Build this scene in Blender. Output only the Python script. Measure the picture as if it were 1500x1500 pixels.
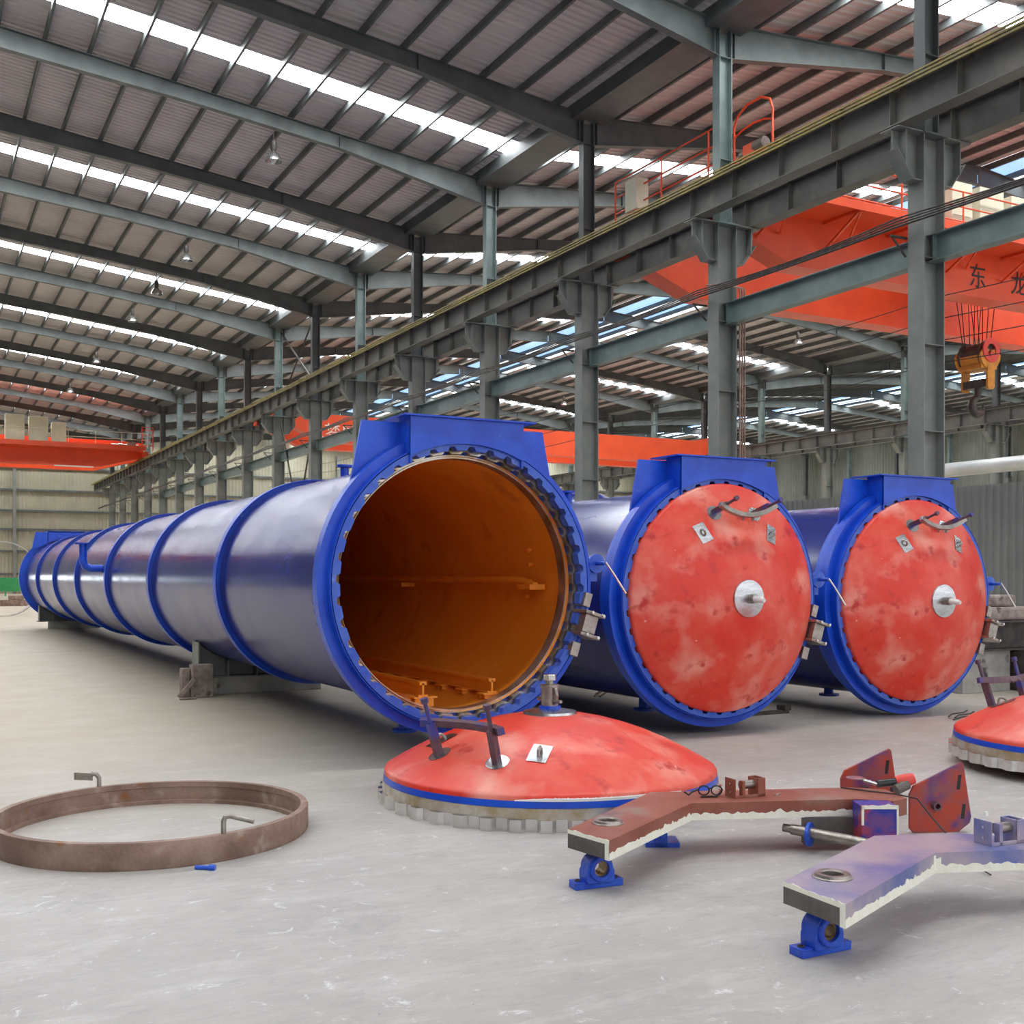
import bpy, math, random
from mathutils import Vector, Matrix
random.seed(7)
PI = math.pi
for o in list(bpy.data.objects): bpy.data.objects.remove(o)
scn = bpy.context.scene
COL = scn.collection

# ---------------------------------------------------------------- camera, world, exposure
YAW = math.atan(.5385)
cd = bpy.data.cameras.new('camera'); cam = bpy.data.objects.new('camera', cd); COL.objects.link(cam)
cam.location = (0, 0, 1.75); cam.rotation_euler = (PI/2, 0, -YAW)
cd.sensor_width = 36; cd.lens = 1640/1500*36; cd.shift_y = 93/1500; cd.clip_start = .05; cd.clip_end = 400
scn.camera = cam
w = bpy.data.worlds.new('sky'); scn.world = w; w.use_nodes = True
bg = w.node_tree.nodes['Background']; bg.inputs[0].default_value = (.93, .95, 1, 1); bg.inputs[1].default_value = 1.75
SKYLIGHT = 31.0
vs = scn.view_settings
vs.view_transform = 'Standard'; vs.look = 'None'; vs.gamma = 1; vs.use_curve_mapping = False
vs.exposure = -0.27

# ---------------------------------------------------------------- materials
def mat(name, c1, c2=None, scale=3, rough=.5, metal=0, bump=0, bscale=None, detail=6, lo=.4, hi=.6, coat=0, rough2=None, spots=None, stretch=None):
    m = bpy.data.materials.new(name); m.use_nodes = True
    nt = m.node_tree; N = nt.nodes; L = nt.links; b = N['Principled BSDF']
    b.inputs['Roughness'].default_value = rough; b.inputs['Metallic'].default_value = metal
    b.inputs['Base Color'].default_value = (*c1, 1)
    if coat: b.inputs['Coat Weight'].default_value = coat; b.inputs['Coat Roughness'].default_value = .08
    tc = N.new('ShaderNodeTexCoord'); src = tc.outputs['Object']
    if stretch:
        mp = N.new('ShaderNodeMapping'); mp.inputs['Scale'].default_value = stretch; L.new(src, mp.inputs[0]); src = mp.outputs[0]
    if c2:
        n = N.new('ShaderNodeTexNoise'); n.inputs['Scale'].default_value = scale; n.inputs['Detail'].default_value = detail
        n.inputs['Roughness'].default_value = .62; L.new(src, n.inputs['Vector'])
        r = N.new('ShaderNodeValToRGB'); r.color_ramp.elements[0].position = lo; r.color_ramp.elements[1].position = hi
        r.color_ramp.elements[0].color = (*c1, 1); r.color_ramp.elements[1].color = (*c2, 1)
        L.new(n.outputs['Fac'], r.inputs[0]); out = r.outputs[0]
        for sp in (spots or []):
            col, sc, l2, h2 = sp
            n2 = N.new('ShaderNodeTexNoise'); n2.inputs['Scale'].default_value = sc; n2.inputs['Detail'].default_value = 8
            L.new(src, n2.inputs['Vector'])
            mr = N.new('ShaderNodeMapRange'); mr.inputs[1].default_value = l2; mr.inputs[2].default_value = h2
            L.new(n2.outputs['Fac'], mr.inputs[0])
            mx = N.new('ShaderNodeMix'); mx.data_type = 'RGBA'; mx.inputs[7].default_value = (*col, 1)
            L.new(mr.outputs[0], mx.inputs[0]); L.new(out, mx.inputs[6]); out = mx.outputs[2]
        L.new(out, b.inputs['Base Color'])
        if rough2 is not None:
            mr = N.new('ShaderNodeMapRange'); mr.inputs[1].default_value = .35; mr.inputs[2].default_value = .65
            mr.inputs[3].default_value = rough; mr.inputs[4].default_value = rough2
            L.new(n.outputs['Fac'], mr.inputs[0]); L.new(mr.outputs[0], b.inputs['Roughness'])
    if bump:
        n3 = N.new('ShaderNodeTexNoise'); n3.inputs['Scale'].default_value = bscale or scale*4; n3.inputs['Detail'].default_value = 5
        L.new(src, n3.inputs['Vector'])
        bp = N.new('ShaderNodeBump'); bp.inputs['Strength'].default_value = bump; bp.inputs['Distance'].default_value = .02
        L.new(n3.outputs['Fac'], bp.inputs['Height']); L.new(bp.outputs[0], b.inputs['Normal'])
    return m
def glow(name, c, s):
    m = bpy.data.materials.new(name); m.use_nodes = True
    b = m.node_tree.nodes['Principled BSDF']; b.inputs['Base Color'].default_value = (*c, 1)
    b.inputs['Emission Color'].default_value = (*c, 1); b.inputs['Emission Strength'].default_value = s
    return m

M = {}
M['roof'] = mat('roof_sheet', (.56,.525,.515), (.62,.585,.57), .6, .6)
M['steel_dark'] = mat('steel_dark', (.085,.095,.095), (.12,.13,.13), 1.2, .5)
M['rafter_teal'] = mat('rafter_green_grey', (.095,.115,.11), (.14,.165,.16), 1.2, .45)
M['steel_teal'] = mat('steel_teal', (.16,.215,.205), (.22,.28,.27), 1.2, .42, .15)
M['steel'] = mat('steel_grey', (.165,.18,.165), (.225,.235,.215), 1.0, .5, spots=[((.19,.16,.13), 3, .62, .75)])
M['girder'] = mat('girder_grey', (.10,.098,.088), (.15,.145,.13), .7, .55, spots=[((.19,.165,.135), 2, .58, .72)])
M['yellow'] = mat('busbar_yellow', (.34,.27,.06), (.24,.20,.07), 2, .5)
M['orange'] = mat('crane_orange', (.80,.09,.022), (.72,.075,.02), .8, .42)
M['cream'] = mat('cabinet_cream', (.75,.72,.55), (.68,.66,.5), 1.5, .5)
M['hook_yellow'] = mat('hook_yellow', (.75,.32,.03), (.6,.24,.03), 4, .45)
M['iron'] = mat('dark_iron', (.06,.055,.05), (.11,.09,.08), 6, .5, .5)
M['cable'] = mat('cable_black', (.02,.02,.02), rough=.5)
M['rope'] = mat('wire_rope', (.035,.03,.03), rough=.5, metal=.4)
M['wall'] = mat('wall_sheet', (.34,.32,.235), (.40,.375,.28), .5, .6)
M['wall_green'] = mat('wall_sheet_green_grey', (.19,.205,.175), (.23,.245,.21), .5, .6)
M['wall_dark'] = mat('wall_sheet_grey', (.10,.11,.11), (.13,.14,.14), .5, .7)
M['partition'] = mat('partition_sheet', (.20,.21,.205), (.235,.245,.24), .6, .5)
M['blue'] = mat('blue_paint', (.004,.055,.52), (.008,.085,.62), 2.2, .32, 0, .05, 30, spots=[((.07,.16,.62), 7, .66, .82)])
M['blue_body'] = mat('blue_body_paint', (.012,.02,.17), (.018,.03,.22), 1.1, .17, .0, rough2=.24)
M['blue_in'] = mat('blue_ring_paint', (.05,.13,.56), (.02,.085,.52), 3, .36, 0, .05, 30, spots=[((.18,.26,.66), 9, .62, .8)])
M['red'] = mat('red_paint', (.74,.035,.016), (.78,.12,.075), 1.6, .40, 0, .08, 14, lo=.42, hi=.66, spots=[((.84,.30,.23), 2.3, .52, .74), ((.55,.02,.015), 5, .60, .72), ((.88,.5,.42), 11, .72, .80)])
M['rust_in'] = mat('orange_primer', (.78,.255,.02), (.84,.31,.03), 1.2, .38, 0, .06, 12, spots=[((.6,.17,.02), 2.5, .6, .75)])
M['brass'] = mat('bare_rim_steel', (.45,.36,.22), (.62,.58,.52), 5, .3, .85)
M['rim'] = mat('machined_steel', (.62,.60,.57), (.72,.71,.70), 8, .26, .95)
M['chrome'] = mat('polished_steel', (.62,.63,.64), (.48,.49,.50), 7, .27, .98, stretch=(1,3,1))
M['galv'] = mat('bare_steel', (.32,.28,.25), (.42,.38,.34), 12, .35, .85, .2, 50)
M['plum'] = mat('plum_paint', (.09,.05,.09), (.14,.08,.10), 5, .38, .1, spots=[((.05,.06,.30), 4, .55, .65)])
M['rust'] = mat('rusty_steel', (.21,.13,.10), (.34,.23,.18), 3.5, .62, .25, .25, 40, spots=[((.46,.36,.30), 7, .60, .75), ((.28,.12,.05), 5, .6, .7)])
M['brown'] = mat('brown_primer', (.26,.075,.045), (.34,.115,.075), 2.2, .42, .1, .06, 25, spots=[((.30,.235,.19), 2.4, .56, .70), ((.13,.06,.16), 2.1, .62, .74)])
M['mauve'] = mat('blue_mauve_primer', (.15,.18,.42), (.44,.36,.42), 1.3, .30, .2, .04, 25, lo=.38, hi=.56, spots=[((.50,.44,.46), 2.7, .54, .72)])
M['housing'] = mat('blue_red_overspray', (.02,.04,.34), (.42,.05,.06), 4.5, .38, .1, .05, 25, lo=.48, hi=.60, spots=[((.16,.06,.24), 3.8, .54, .62)])
M['plate'] = mat('sprayed_plate', (.44,.05,.022), (.24,.08,.10), 2.2, .38, .1, .05, 25, lo=.46, hi=.58, spots=[((.035,.03,.22), 2.8, .53, .62)])
M['creamp'] = mat('cream_primer', (.86,.84,.70), (.90,.89,.78), 20, .6, 0, .2, 60)
M['plate_end'] = mat('dark_end_plate', (.10,.085,.08), (.15,.13,.12), 6, .45, .3)
M['pblue'] = mat('bearing_blue', (.012,.06,.50), (.02,.10,.58), 9, .36, 0, .25, 40, spots=[((.30,.30,.45), 14, .68, .8)])
M['bore'] = mat('bore_bronze', (.20,.13,.06), (.38,.28,.15), 20, .4, .6)
M['black'] = mat('black_plastic', (.015,.015,.016), rough=.3)
M['redplastic'] = mat('red_plastic', (.75,.07,.05), rough=.4)
M['white'] = mat('white_tag', (.8,.8,.78), rough=.6)
M['concrete_block'] = mat('block_concrete', (.34,.33,.29), (.42,.41,.37), 4, .8, 0, .3, 30, spots=[((.05,.045,.04), 3, .62, .7)])
M['wood'] = mat('weathered_timber', (.22,.17,.15), (.36,.29,.25), 5, .8, 0, .4, 20, spots=[((.10,.07,.06), 6, .6, .7)])
M['green'] = mat('green_sheet', (.04,.38,.12), (.05,.45,.15), 2, .5)
M['skylight'] = glow('skylight_sheet', (.93,.97,1), SKYLIGHT)
M['blue_sky'] = glow('blue_translucent', (.30,.52,.85), 1.5)
M['win'] = glow('window_daylight', (.85,.94,1), 7)
M['ink'] = mat('ink_black', (.035,.03,.03), rough=.6)
M['inkw'] = mat('ink_white', (.85,.7,.6), rough=.6)
M['lamp'] = mat('lamp_aluminium', (.5,.5,.5), (.6,.6,.6), 9, .25, .9)
M['pipe'] = mat('duct_grey', (.42,.44,.44), (.5,.52,.52), 1, .4, .3)

def floor_mat():
    m = bpy.data.materials.new('concrete_floor'); m.use_nodes = True
    nt = m.node_tree; N = nt.nodes; L = nt.links; b = N['Principled BSDF']
    tc = N.new('ShaderNodeTexCoord')
    def noise(sc, det=6, ro=.6, vec=None, dist=0):
        n = N.new('ShaderNodeTexNoise'); n.inputs['Scale'].default_value = sc; n.inputs['Detail'].default_value = det
        n.inputs['Roughness'].default_value = ro; n.inputs['Distortion'].default_value = dist; L.new(vec or tc.outputs['Object'], n.inputs['Vector']); return n.outputs['Fac']
    def ramp(f, a, z, ca, cz):
        r = N.new('ShaderNodeValToRGB'); r.color_ramp.elements[0].position = a; r.color_ramp.elements[1].position = z
        r.color_ramp.elements[0].color = (*ca, 1); r.color_ramp.elements[1].color = (*cz, 1); L.new(f, r.inputs[0]); return r.outputs[0]
    def mix(f, a, bcol):
        x = N.new('ShaderNodeMix'); x.data_type = 'RGBA'; L.new(f, x.inputs[0]); L.new(a, x.inputs[6])
        if isinstance(bcol, tuple): x.inputs[7].default_value = (*bcol, 1)
        else: L.new(bcol, x.inputs[7])
        return x.outputs[2]
    def rng(f, a, z, lo=0, hi=1):
        r = N.new('ShaderNodeMapRange'); r.inputs[1].default_value = a; r.inputs[2].default_value = z; r.inputs[3].default_value = lo; r.inputs[4].default_value = hi
        L.new(f, r.inputs[0]); return r.outputs[0]
    base = ramp(noise(.45, 9, .68), .32, .68, (.37,.347,.325), (.50,.475,.45))
    mp = N.new('ShaderNodeMapping'); mp.inputs['Rotation'].default_value = (0,0,.5); mp.inputs['Scale'].default_value = (1,3.2,1); L.new(tc.outputs['Object'], mp.inputs[0])
    v = mp.outputs[0]
    c = mix(rng(noise(1.3, 10, .75, v, .4), .50, .68, 0, .55), base, (.61,.585,.56))
    c = mix(rng(noise(.9, 10, .75, None, .8), .54, .70, 0, .6), c, (.27,.255,.245))
    c = mix(rng(noise(5.5, 12, .8, v, .3), .50, .66, 0, .45), c, (.28,.27,.26))
    c = mix(rng(noise(6.5, 12, .78, None, .6), .585, .66, 0, .75), c, (.80,.79,.775))
    c = mix(rng(noise(2.7, 12, .85, v, 1.5), .62, .68, 0, .8), c, (.84,.83,.81))
    c = mix(rng(noise(24, 4, .6), .70, .76, 0, .8), c, (.13,.125,.12))
    # beige tint with distance: floor dust, plus the hall's lighting put into the colour
    sx = N.new('ShaderNodeSeparateXYZ'); L.new(tc.outputs['Object'], sx.inputs[0])
    c = mix(rng(sx.outputs['Y'], 6.5, 13, 0, .8), c, (.47,.395,.285))
    L.new(c, b.inputs['Base Color'])
    L.new(rng(noise(1.5, 6), .3, .7, .42, .68), b.inputs['Roughness'])
    bp = N.new('ShaderNodeBump'); bp.inputs['Strength'].default_value = .35; bp.inputs['Distance'].default_value = .01
    L.new(noise(14, 8, .7), bp.inputs['Height']); L.new(bp.outputs[0], b.inputs['Normal'])
    return m
M['floor'] = floor_mat()

# ---------------------------------------------------------------- mesh helpers
class MB:
    def __init__(s): s.v = []; s.f = []
    def add(s, vs_, fs, mx=None):
        n = len(s.v)
        s.v += [tuple(mx @ Vector(p)) if mx else tuple(p) for p in vs_]
        s.f += [tuple(i+n for i in f) for f in fs]; return s
    def box(s, x0, x1, y0, y1, z0, z1, mx=None):
        v = [(x,y,z) for z in (z0,z1) for y in (y0,y1) for x in (x0,x1)]
        return s.add(v, [(0,2,3,1),(4,5,7,6),(0,1,5,4),(2,6,7,3),(0,4,6,2),(1,3,7,5)], mx)
    def bar(s, a, b, wd, h=None, up=(0,0,1)):          # rectangular bar from a to b
        a = Vector(a); b = Vector(b); h = h or wd; d = (b-a); l = d.length; d.normalize()
        up = Vector(up)
        if abs(d.dot(up)) > .98: up = Vector((1,0,0))
        x = d.cross(up).normalized(); z = x.cross(d).normalized()
        mx = Matrix((( x.x,d.x,z.x,a.x),(x.y,d.y,z.y,a.y),(x.z,d.z,z.z,a.z),(0,0,0,1)))
        return s.box(-wd/2, wd/2, 0, l, -h/2, h/2, mx)
    def tube(s, pts, r, n=10, cap=True, closed=False):
        pts = [Vector(p) for p in pts]; k = len(pts); base = len(s.v); rings = []
        prev = None
        for i, p in enumerate(pts):
            if closed: t = (pts[(i+1)%k]-pts[i-1]).normalized()
            elif i == 0: t = (pts[1]-p).normalized()
            elif i == k-1: t = (p-pts[-2]).normalized()
            else: t = ((pts[i+1]-p).normalized()+(p-pts[i-1]).normalized()).normalized()
            if prev is None:
                u = Vector((0,0,1)) if abs(t.z) < .9 else Vector((1,0,0))
                x = t.cross(u).normalized()
            else: x = (prev - t*prev.dot(t)).normalized()
            prev = x; y = t.cross(x)
            rr = r[i] if isinstance(r, (list, tuple)) else r
            rings.append(len(s.v))
            for j in range(n):
                a = 2*PI*j/n; q = p + x*math.cos(a)*rr + y*math.sin(a)*rr; s.v.append(tuple(q))
        m = k if closed else k-1
        for i in range(m):
            A = rings[i]; B = rings[(i+1)%k]
            for j in range(n): s.f.append((A+j, A+(j+1)%n, B+(j+1)%n, B+j))
        if cap and not closed:
            s.f.append(tuple(rings[0]+j for j in range(n))[::-1]); s.f.append(tuple(rings[-1]+j for j in range(n)))
        return s
    def lathe(s, prof, n=96, axis='z', c=(0,0,0), closed=True):   # prof of (r, h); closed profile makes a solid ring
        b = len(s.v); k = len(prof)
        for j in range(n):
            a = 2*PI*j/n; ca, sa = math.cos(a), math.sin(a)
            for r, h in prof:
                if axis == 'z': p = (c[0]+r*ca, c[1]+r*sa, c[2]+h)
                else: p = (c[0]+r*ca, c[1]+h, c[2]+r*sa)
                s.v.append(p)
        m = k if closed else k-1
        for j in range(n):
            for i in range(m):
                p0 = b+j*k+i; p1 = b+j*k+(i+1)%k; q0 = b+((j+1)%n)*k+i; q1 = b+((j+1)%n)*k+(i+1)%k
                s.f.append((p0,q0,q1,p1))
        return s
    def prism(s, pts, z0, z1, mx=None):                # polygon in xy extruded in z
        n = len(pts)
        v = [(x,y,z0) for x,y in pts]+[(x,y,z1) for x,y in pts]
        f = [tuple(range(n))[::-1], tuple(range(n,2*n))]+[(i,(i+1)%n,n+(i+1)%n,n+i) for i in range(n)]
        return s.add(v, f, mx)
    def slab(s, pts, y0, y1):                          # polygon in xz extruded in y
        n = len(pts)
        v = [(x,y0,z) for x,z in pts]+[(x,y1,z) for x,z in pts]
        f = [tuple(range(n)), tuple(range(n,2*n))[::-1]]+[(i,n+i,n+(i+1)%n,(i+1)%n) for i in range(n)]
        return s.add(v, f)
    def build(s, name, m, parent=None, smooth=None, bevel=0, loc=None):
        me = bpy.data.meshes.new(name); me.from_pydata(s.v, [], s.f); me.update()
        me.materials.append(M[m])
        o = bpy.data.objects.new(name, me); COL.objects.link(o)
        if parent: o.parent = parent
        if loc: o.location = loc
        fixn(me)
        if smooth is not None:
            me.shade_smooth(); me.set_sharp_from_angle(angle=math.radians(smooth))
        if bevel:
            b = o.modifiers.new('bevel', 'BEVEL'); b.width = bevel; b.segments = 2; b.limit_method = 'ANGLE'; b.angle_limit = .6
        return o
import bmesh
def fixn(me):
    if len(me.polygons) > 60000: return
    bm = bmesh.new(); bm.from_mesh(me); bmesh.ops.recalc_face_normals(bm, faces=bm.faces); bm.to_mesh(me); bm.free()
def tag(o, label, cat, group=None, kind=None):
    o['label'] = label; o['category'] = cat
    if group: o['group'] = group
    if kind: o['kind'] = kind
    return o
def struct(o): o['kind'] = 'structure'; return o
def empty(name, loc=(0,0,0), rz=0):
    o = bpy.data.objects.new(name, None); COL.objects.link(o); o.location = loc; o.rotation_euler = (0,0,rz); o.empty_display_size = .1; return o
def dup(o, loc=None, parent=None):
    c = o.copy(); COL.objects.link(c)
    if parent: c.parent = parent
    if loc is not None: c.location = loc
    for ch in o.children: dup(ch, None, c)
    return c
ORD = 'first second third fourth fifth sixth seventh eighth ninth tenth eleventh twelfth thirteenth fourteenth fifteenth sixteenth seventeenth eighteenth nineteenth twentieth'.split()

XA, XB, XC, XL = 16.86, 49.2, 81.5, -15.6
RA, RB, RC = .6, 33.03, 65.35                     # ridges
YN = lambda n: 14.86+6*n
YS, YE = -5, YN(17)+.2
ZV = 14.95                                         # roof sheet at the valley
SA, SB = .116, .085
def zroof(x):
    if x < RA: return ZV+SA*(XA-RA)-SA*(RA-x)
    if x < XA: return ZV+SA*(XA-x)
    if x < RB: return ZV+SB*(x-XA)
    if x < XB: return ZV+SB*(XB-x)
    if x < RC: return ZV+SB*(x-XB)
    return ZV+SB*(XC-x)

# ---------------------------------------------------------------- setting
fl = MB(); fl.box(-40, 100, -40, 130, -.2, 0); struct(fl.build('floor', 'floor'))

def corr_wall(name, m, a, b, z0, z1, pitch=.3, depth=.035, normal=1):
    """vertical corrugated sheet from a to b (xy)"""
    mb = MB(); a = Vector((*a,0)); b = Vector((*b,0)); d = (b-a); L = d.length; d.normalize(); nn = Vector((-d.y, d.x, 0))*normal
    n = int(L/pitch); pts = []
    for i in range(n):
        for t, h in ((0,0),(.42,0),(.52,1),(.9,1)):
            p = a+d*((i+t)*pitch)+nn*h*depth; pts.append(p)
    pts.append(b)
    k = len(pts)
    mb.v = [(p.x,p.y,z0) for p in pts]+[(p.x,p.y,z1) for p in pts]+[(p.x-nn.x*.02,p.y-nn.y*.02,z0) for p in pts]+[(p.x-nn.x*.02,p.y-nn.y*.02,z1) for p in pts]
    for i in range(k-1):
        mb.f.append((i,i+1,k+i+1,k+i)); mb.f.append((2*k+i,2*k+i+1,3*k+i+1,3*k+i))
    for i in range(k-1): mb.f.append((k+i, k+i+1, 3*k+i+1, 3*k+i))
    return mb.build(name, m)
wb = struct(corr_wall('wall_back', 'wall', (XC+.2, YE+.4), (XL-.2, YE+.4), 0, 17.6, .35, .04))
for z in (1.9, 4.1, 6.2, 8.0, 10.0, 12.2): 
    g = MB().box(XL if z != 1.9 else 2.8, XC, YE+.16, YE+.33, z-.09, z+.09).build('wall_girt', 'steel_dark', wb)
for x in (-9.6, -3.6, 2.4, 8.9, 22.9, 28.9, 35, 41.4): MB().box(x-.15, x+.15, YE-.12, YE+.14, 0, zroof(x)-.8).build('wind_post', 'steel', wb)
wl = struct(corr_wall('wall_left', 'wall_dark', (XL-.3, YE), (XL-.3, YS-20), 0, 15, .35, .04, -1))
for i in range(5):
    x0 = -14.4+i*3.4
    w_ = struct(MB().box(x0, x0+3.0, YE+.1, YE+.2, 1.0, 2.7).build('window_%d' % (i+1), 'win'))
    MB().box(x0-.2, x0, YE+.05, YE+.22, .9, 2.8).build('window_frame', 'steel_dark', w_)
wr = struct(corr_wall('wall_right', 'wall_green', (XC+.3, YS), (XC+.3, YE), 0, 14.8, .35, .04, -1))
for z in (2.2, 4.4, 6.6, 8.8): MB().box(XC+.02, XC+.2, YS, YE, z-.09, z+.09).build('wall_girt', 'steel_dark', wr)

def roof_slope(name, x0, x1, skip, parentname=None):
    """corrugated sheet between x0 and x1, ribs running up the slope, leaving skylight gaps"""
    mb = MB(); pitch = .25; y = YS
    xm0, xm1 = x0, x1
    z0, z1 = zroof(x0), zroof(x1)
    prof = []
    while y < YE:
        if not any(a-1e-6 <= y and y+pitch <= b+.12 for a, b in skip):
            prof.append(y)
        y += pitch
    for y in prof:
        ys = [y, y+.07, y+.10, y+.22, y+pitch]; hs = [0, 0, .045, .045, 0]
        n = len(mb.v)
        for yy, h in zip(ys, hs): mb.v.append((x0, yy, z0+h)); mb.v.append((x1, yy, z1+h))
        for i in range(4): mb.f.append((n+2*i, n+2*i+1, n+2*i+3, n+2*i+2))
    o = mb.build(name, 'roof'); struct(o); return o
strips = []
n = -2
while YN(n)+4.3 < YE:
    strips.append((YN(n)+3.2, YN(n)+4.2)); n += 2
wi = 19
slopes = [('ceiling_left', XL, RA), ('ceiling_left_nave', RA, XA-.4), ('ceiling_middle', XA+.4, RB), ('ceiling_middle_far', RB+4.2, XB-.4), ('ceiling_right', XB+.4, RC), ('ceiling_right_far', RC+4.2, XC)]
for nm, a, b in slopes:
    r = roof_slope(nm, a, b, strips)
    for s0, s1 in strips:
        q = MB(); b2 = b-2.5 if b == XC else b; za, zb = zroof(a)+.03, zroof(b2)+.03
        q.add([(a,s0,za),(b2,s0,zb),(b2,s1,zb),(a,s1,za),(a,s0,za+.01),(b2,s0,zb+.01),(b2,s1,zb+.01),(a,s1,za+.01)], [(0,1,2,3),(7,6,5,4),(0,4,5,1),(2,6,7,3)])
        o = q.build('window_%d' % wi, 'skylight'); wi += 1; struct(o)
    # purlins
    x = b-.55 if b in (XA-.4, XB-.4, XC) else a+.6
    st = -1.15 if b in (XA-.4, XB-.4, XC) else 1.15
    while a+.2 < x < b-.1:
        z = zroof(x)
        MB().box(x-.035, x+.035, YS, YE, z-.22, z-.01).build('purlin', 'steel_dark', r)
        x += st
# ridge monitors with blue translucent sheets
for rx in (RB, RC):
    for i, (dx0, dx1, m) in enumerate(((0,.5,'roof'),(.6,1.75,'blue_sky'),(1.8,2.2,'skylight'),(2.35,3.2,'blue_sky'),(3.25,3.6,'skylight'),(3.7,4.2,'roof'))):
        z0, z1 = zroof(rx+dx0), zroof(rx+dx1)
        q = MB(); q.add([(rx+dx0,YS,z0),(rx+dx1,YS,z1),(rx+dx1,YE,z1),(rx+dx0,YE,z0),(rx+dx0,YS,z0+.02),(rx+dx1,YS,z1+.02),(rx+dx1,YE,z1+.02),(rx+dx0,YE,z0+.02)], [(0,1,2,3),(7,6,5,4),(0,4,5,1),(2,6,7,3),(0,3,7,4),(1,5,6,2)])
        o = q.build(('window_%d' % wi) if m != 'roof' else ('trim_%d' % (30+i)), m); wi += 1; struct(o)
    for dx in (.55, 1.77, 2.28, 3.22, 3.65):
        z = zroof(rx+dx); struct(MB().box(rx+dx-.05, rx+dx+.05, YS, YE, z-.2, z-.01).build('trim_%d' % int(50+rx+dx*10), 'steel_dark'))
for x, nm in ((XA, 'near'), (XB, 'far')):
    g = MB()
    g.box(x-.52, x+.52, YS, YE, 14.55, 14.59); g.box(x-.52, x-.48, YS, YE, 14.59, 14.95); g.box(x+.48, x+.52, YS, YE, 14.59, 14.95)
    tag(g.build('valley_gutter', 'steel_dark'), 'dark wide valley gutter above the %s row of steel columns' % nm, 'gutter')
# trusses/rafters
def rafter(n, x0, x1, side, m):
    """tapered I-section rafter from column x0 (deep end) to ridge x1"""
    y = YN(n); d = 1 if x1 > x0 else -1
    top = lambda x: zroof(x)-.24
    L = abs(x1-x0); xs = [x0+d*t for t in (.16, 5.2, L*.6, L-.02)]; dep = [.82, .44, .44, .62]
    q = MB(); hw = .11
    for i in range(3):
        a, b = xs[i], xs[i+1]; ta, tb = top(a), top(b); da, db = dep[i], dep[i+1]
        def hexa(xa, xb, za0, za1, zb0, zb1, w_):
            q.add([(xa,y-w_,za0),(xb,y-w_,zb0),(xb,y+w_,zb0),(xa,y+w_,za0),(xa,y-w_,za1),(xb,y-w_,zb1),(xb,y+w_,zb1),(xa,y+w_,za1)], [(0,3,2,1),(4,5,6,7),(0,1,5,4),(2,3,7,6),(0,4,7,3),(1,2,6,5)])
        hexa(a, b, ta-.016, ta, tb-.016, tb, hw)
        hexa(a, b, ta-da, ta-da+.016, tb-db, tb-db+.016, hw)
        hexa(a, b, ta-da+.01, ta-.01, tb-db+.01, tb-.01, .008)
    for t in (.3, 5.2):
        xx = x0+d*t; dd = .8 if t < 1 else .44
        q.box(xx-.008, xx+.008, y-hw+.01, y+hw-.01, top(xx)-dd+.02, top(xx)-.02)
    q.box(xs[0]-.01, xs[0]+.01, y-hw, y+hw, top(xs[0])-.85, top(xs[0])+.02)
    return q.build('roof_rafter', m)
for n in range(-1, 17):
    m = 'steel_dark' if n % 2 == 0 else 'rafter_teal'
    tone = 'dark' if n % 2 == 0 else 'pale green-grey'
    o = rafter(n, XA, RA, 0, m); k = ORD[n+1]
    tag(o, '%s roof rafter on left side of near columns, %s frame from camera' % (tone, k), 'rafter', 'rafters over the left nave')
    o = rafter(n, XA, RB, 0, m)
    tag(o, '%s roof rafter on right side of near columns, %s frame from camera' % (tone, k), 'rafter', 'rafters right of the near columns')
    if n >= 1:
        o = rafter(n, XB, RB, 0, m); tag(o, '%s roof rafter sloping to far column row, %s frame from camera' % (tone, k), 'rafter', 'rafters meeting the far columns')
        o = rafter(n, XB, RC, 0, m); tag(o, '%s roof rafter beyond the far column row, %s frame from camera' % (tone, k), 'rafter', 'rafters beyond the far columns')
        o = rafter(n, XC, RC, 0, m); tag(o, '%s roof rafter by the far right wall, %s frame from camera' % (tone, k), 'rafter', 'rafters by the far right wall')

# columns
def column(m, post, both=True):
    r = empty('steel_column')
    q = MB(); D = .265; W = .19
    for s in (-1, 1): q.box(s*D-.012, s*D+.012, -W, W, .03, 9.96)
    q.box(-D, D, -.01, .01, .03, 9.96)
    q.box(-.4, .4, -.3, .3, 0, .03)
    z = 1.2
    while z < 9.2:
        q.box(-D+.012, D-.012, -W+.01, W-.01, z, z+.014); z += 1.62
    q.build('column_shaft', m, r)
    for s in ((-1, 1) if both else (-1,)):
        b = MB()
        b.slab([(s*D,9.1),(s*D,9.96),(s*.9,9.96),(s*.9,9.6),(s*.52,9.1)], -.011, .011)
        b.box(min(s*D,s*.96), max(s*D,s*.96), -.22, .22, 9.962, 9.985)
        for x in (.72,): b.box(s*x-.01, s*x+.01, -.18, .18, 9.36, 9.96)
        b.bar((s*.9,0,9.6), (s*.52,0,9.1), .3, .016, up=(s,0,-1))
        b.bar((s*.53,0,9.1), (s*D,0,9.1), .3, .016)
        b.build('corbel_bracket', m, r)
    q = MB(); D2 = .175; W2 = .13
    for s in (-1, 1): q.box(s*D2-.012, s*D2+.012, -W2, W2, 10.0, 14.5)
    q.box(-D2, D2, -.01, .01, 10.0, 14.5)
    q.box(-.32, .32, -.24, .24, 9.965, 10.0)
    for z in (11.5, 13.9): q.box(-D2+.012, D2-.012, -W2+.01, W2-.01, z, z+.014)
    q.build('upper_post', post, r)
    return r
DZB = -.5                                          # the far row's footings and crane rails lie lower
protoA = {0: column('steel', 'steel_dark'), 1: column('steel', 'steel_teal')}
used = set()
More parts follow.
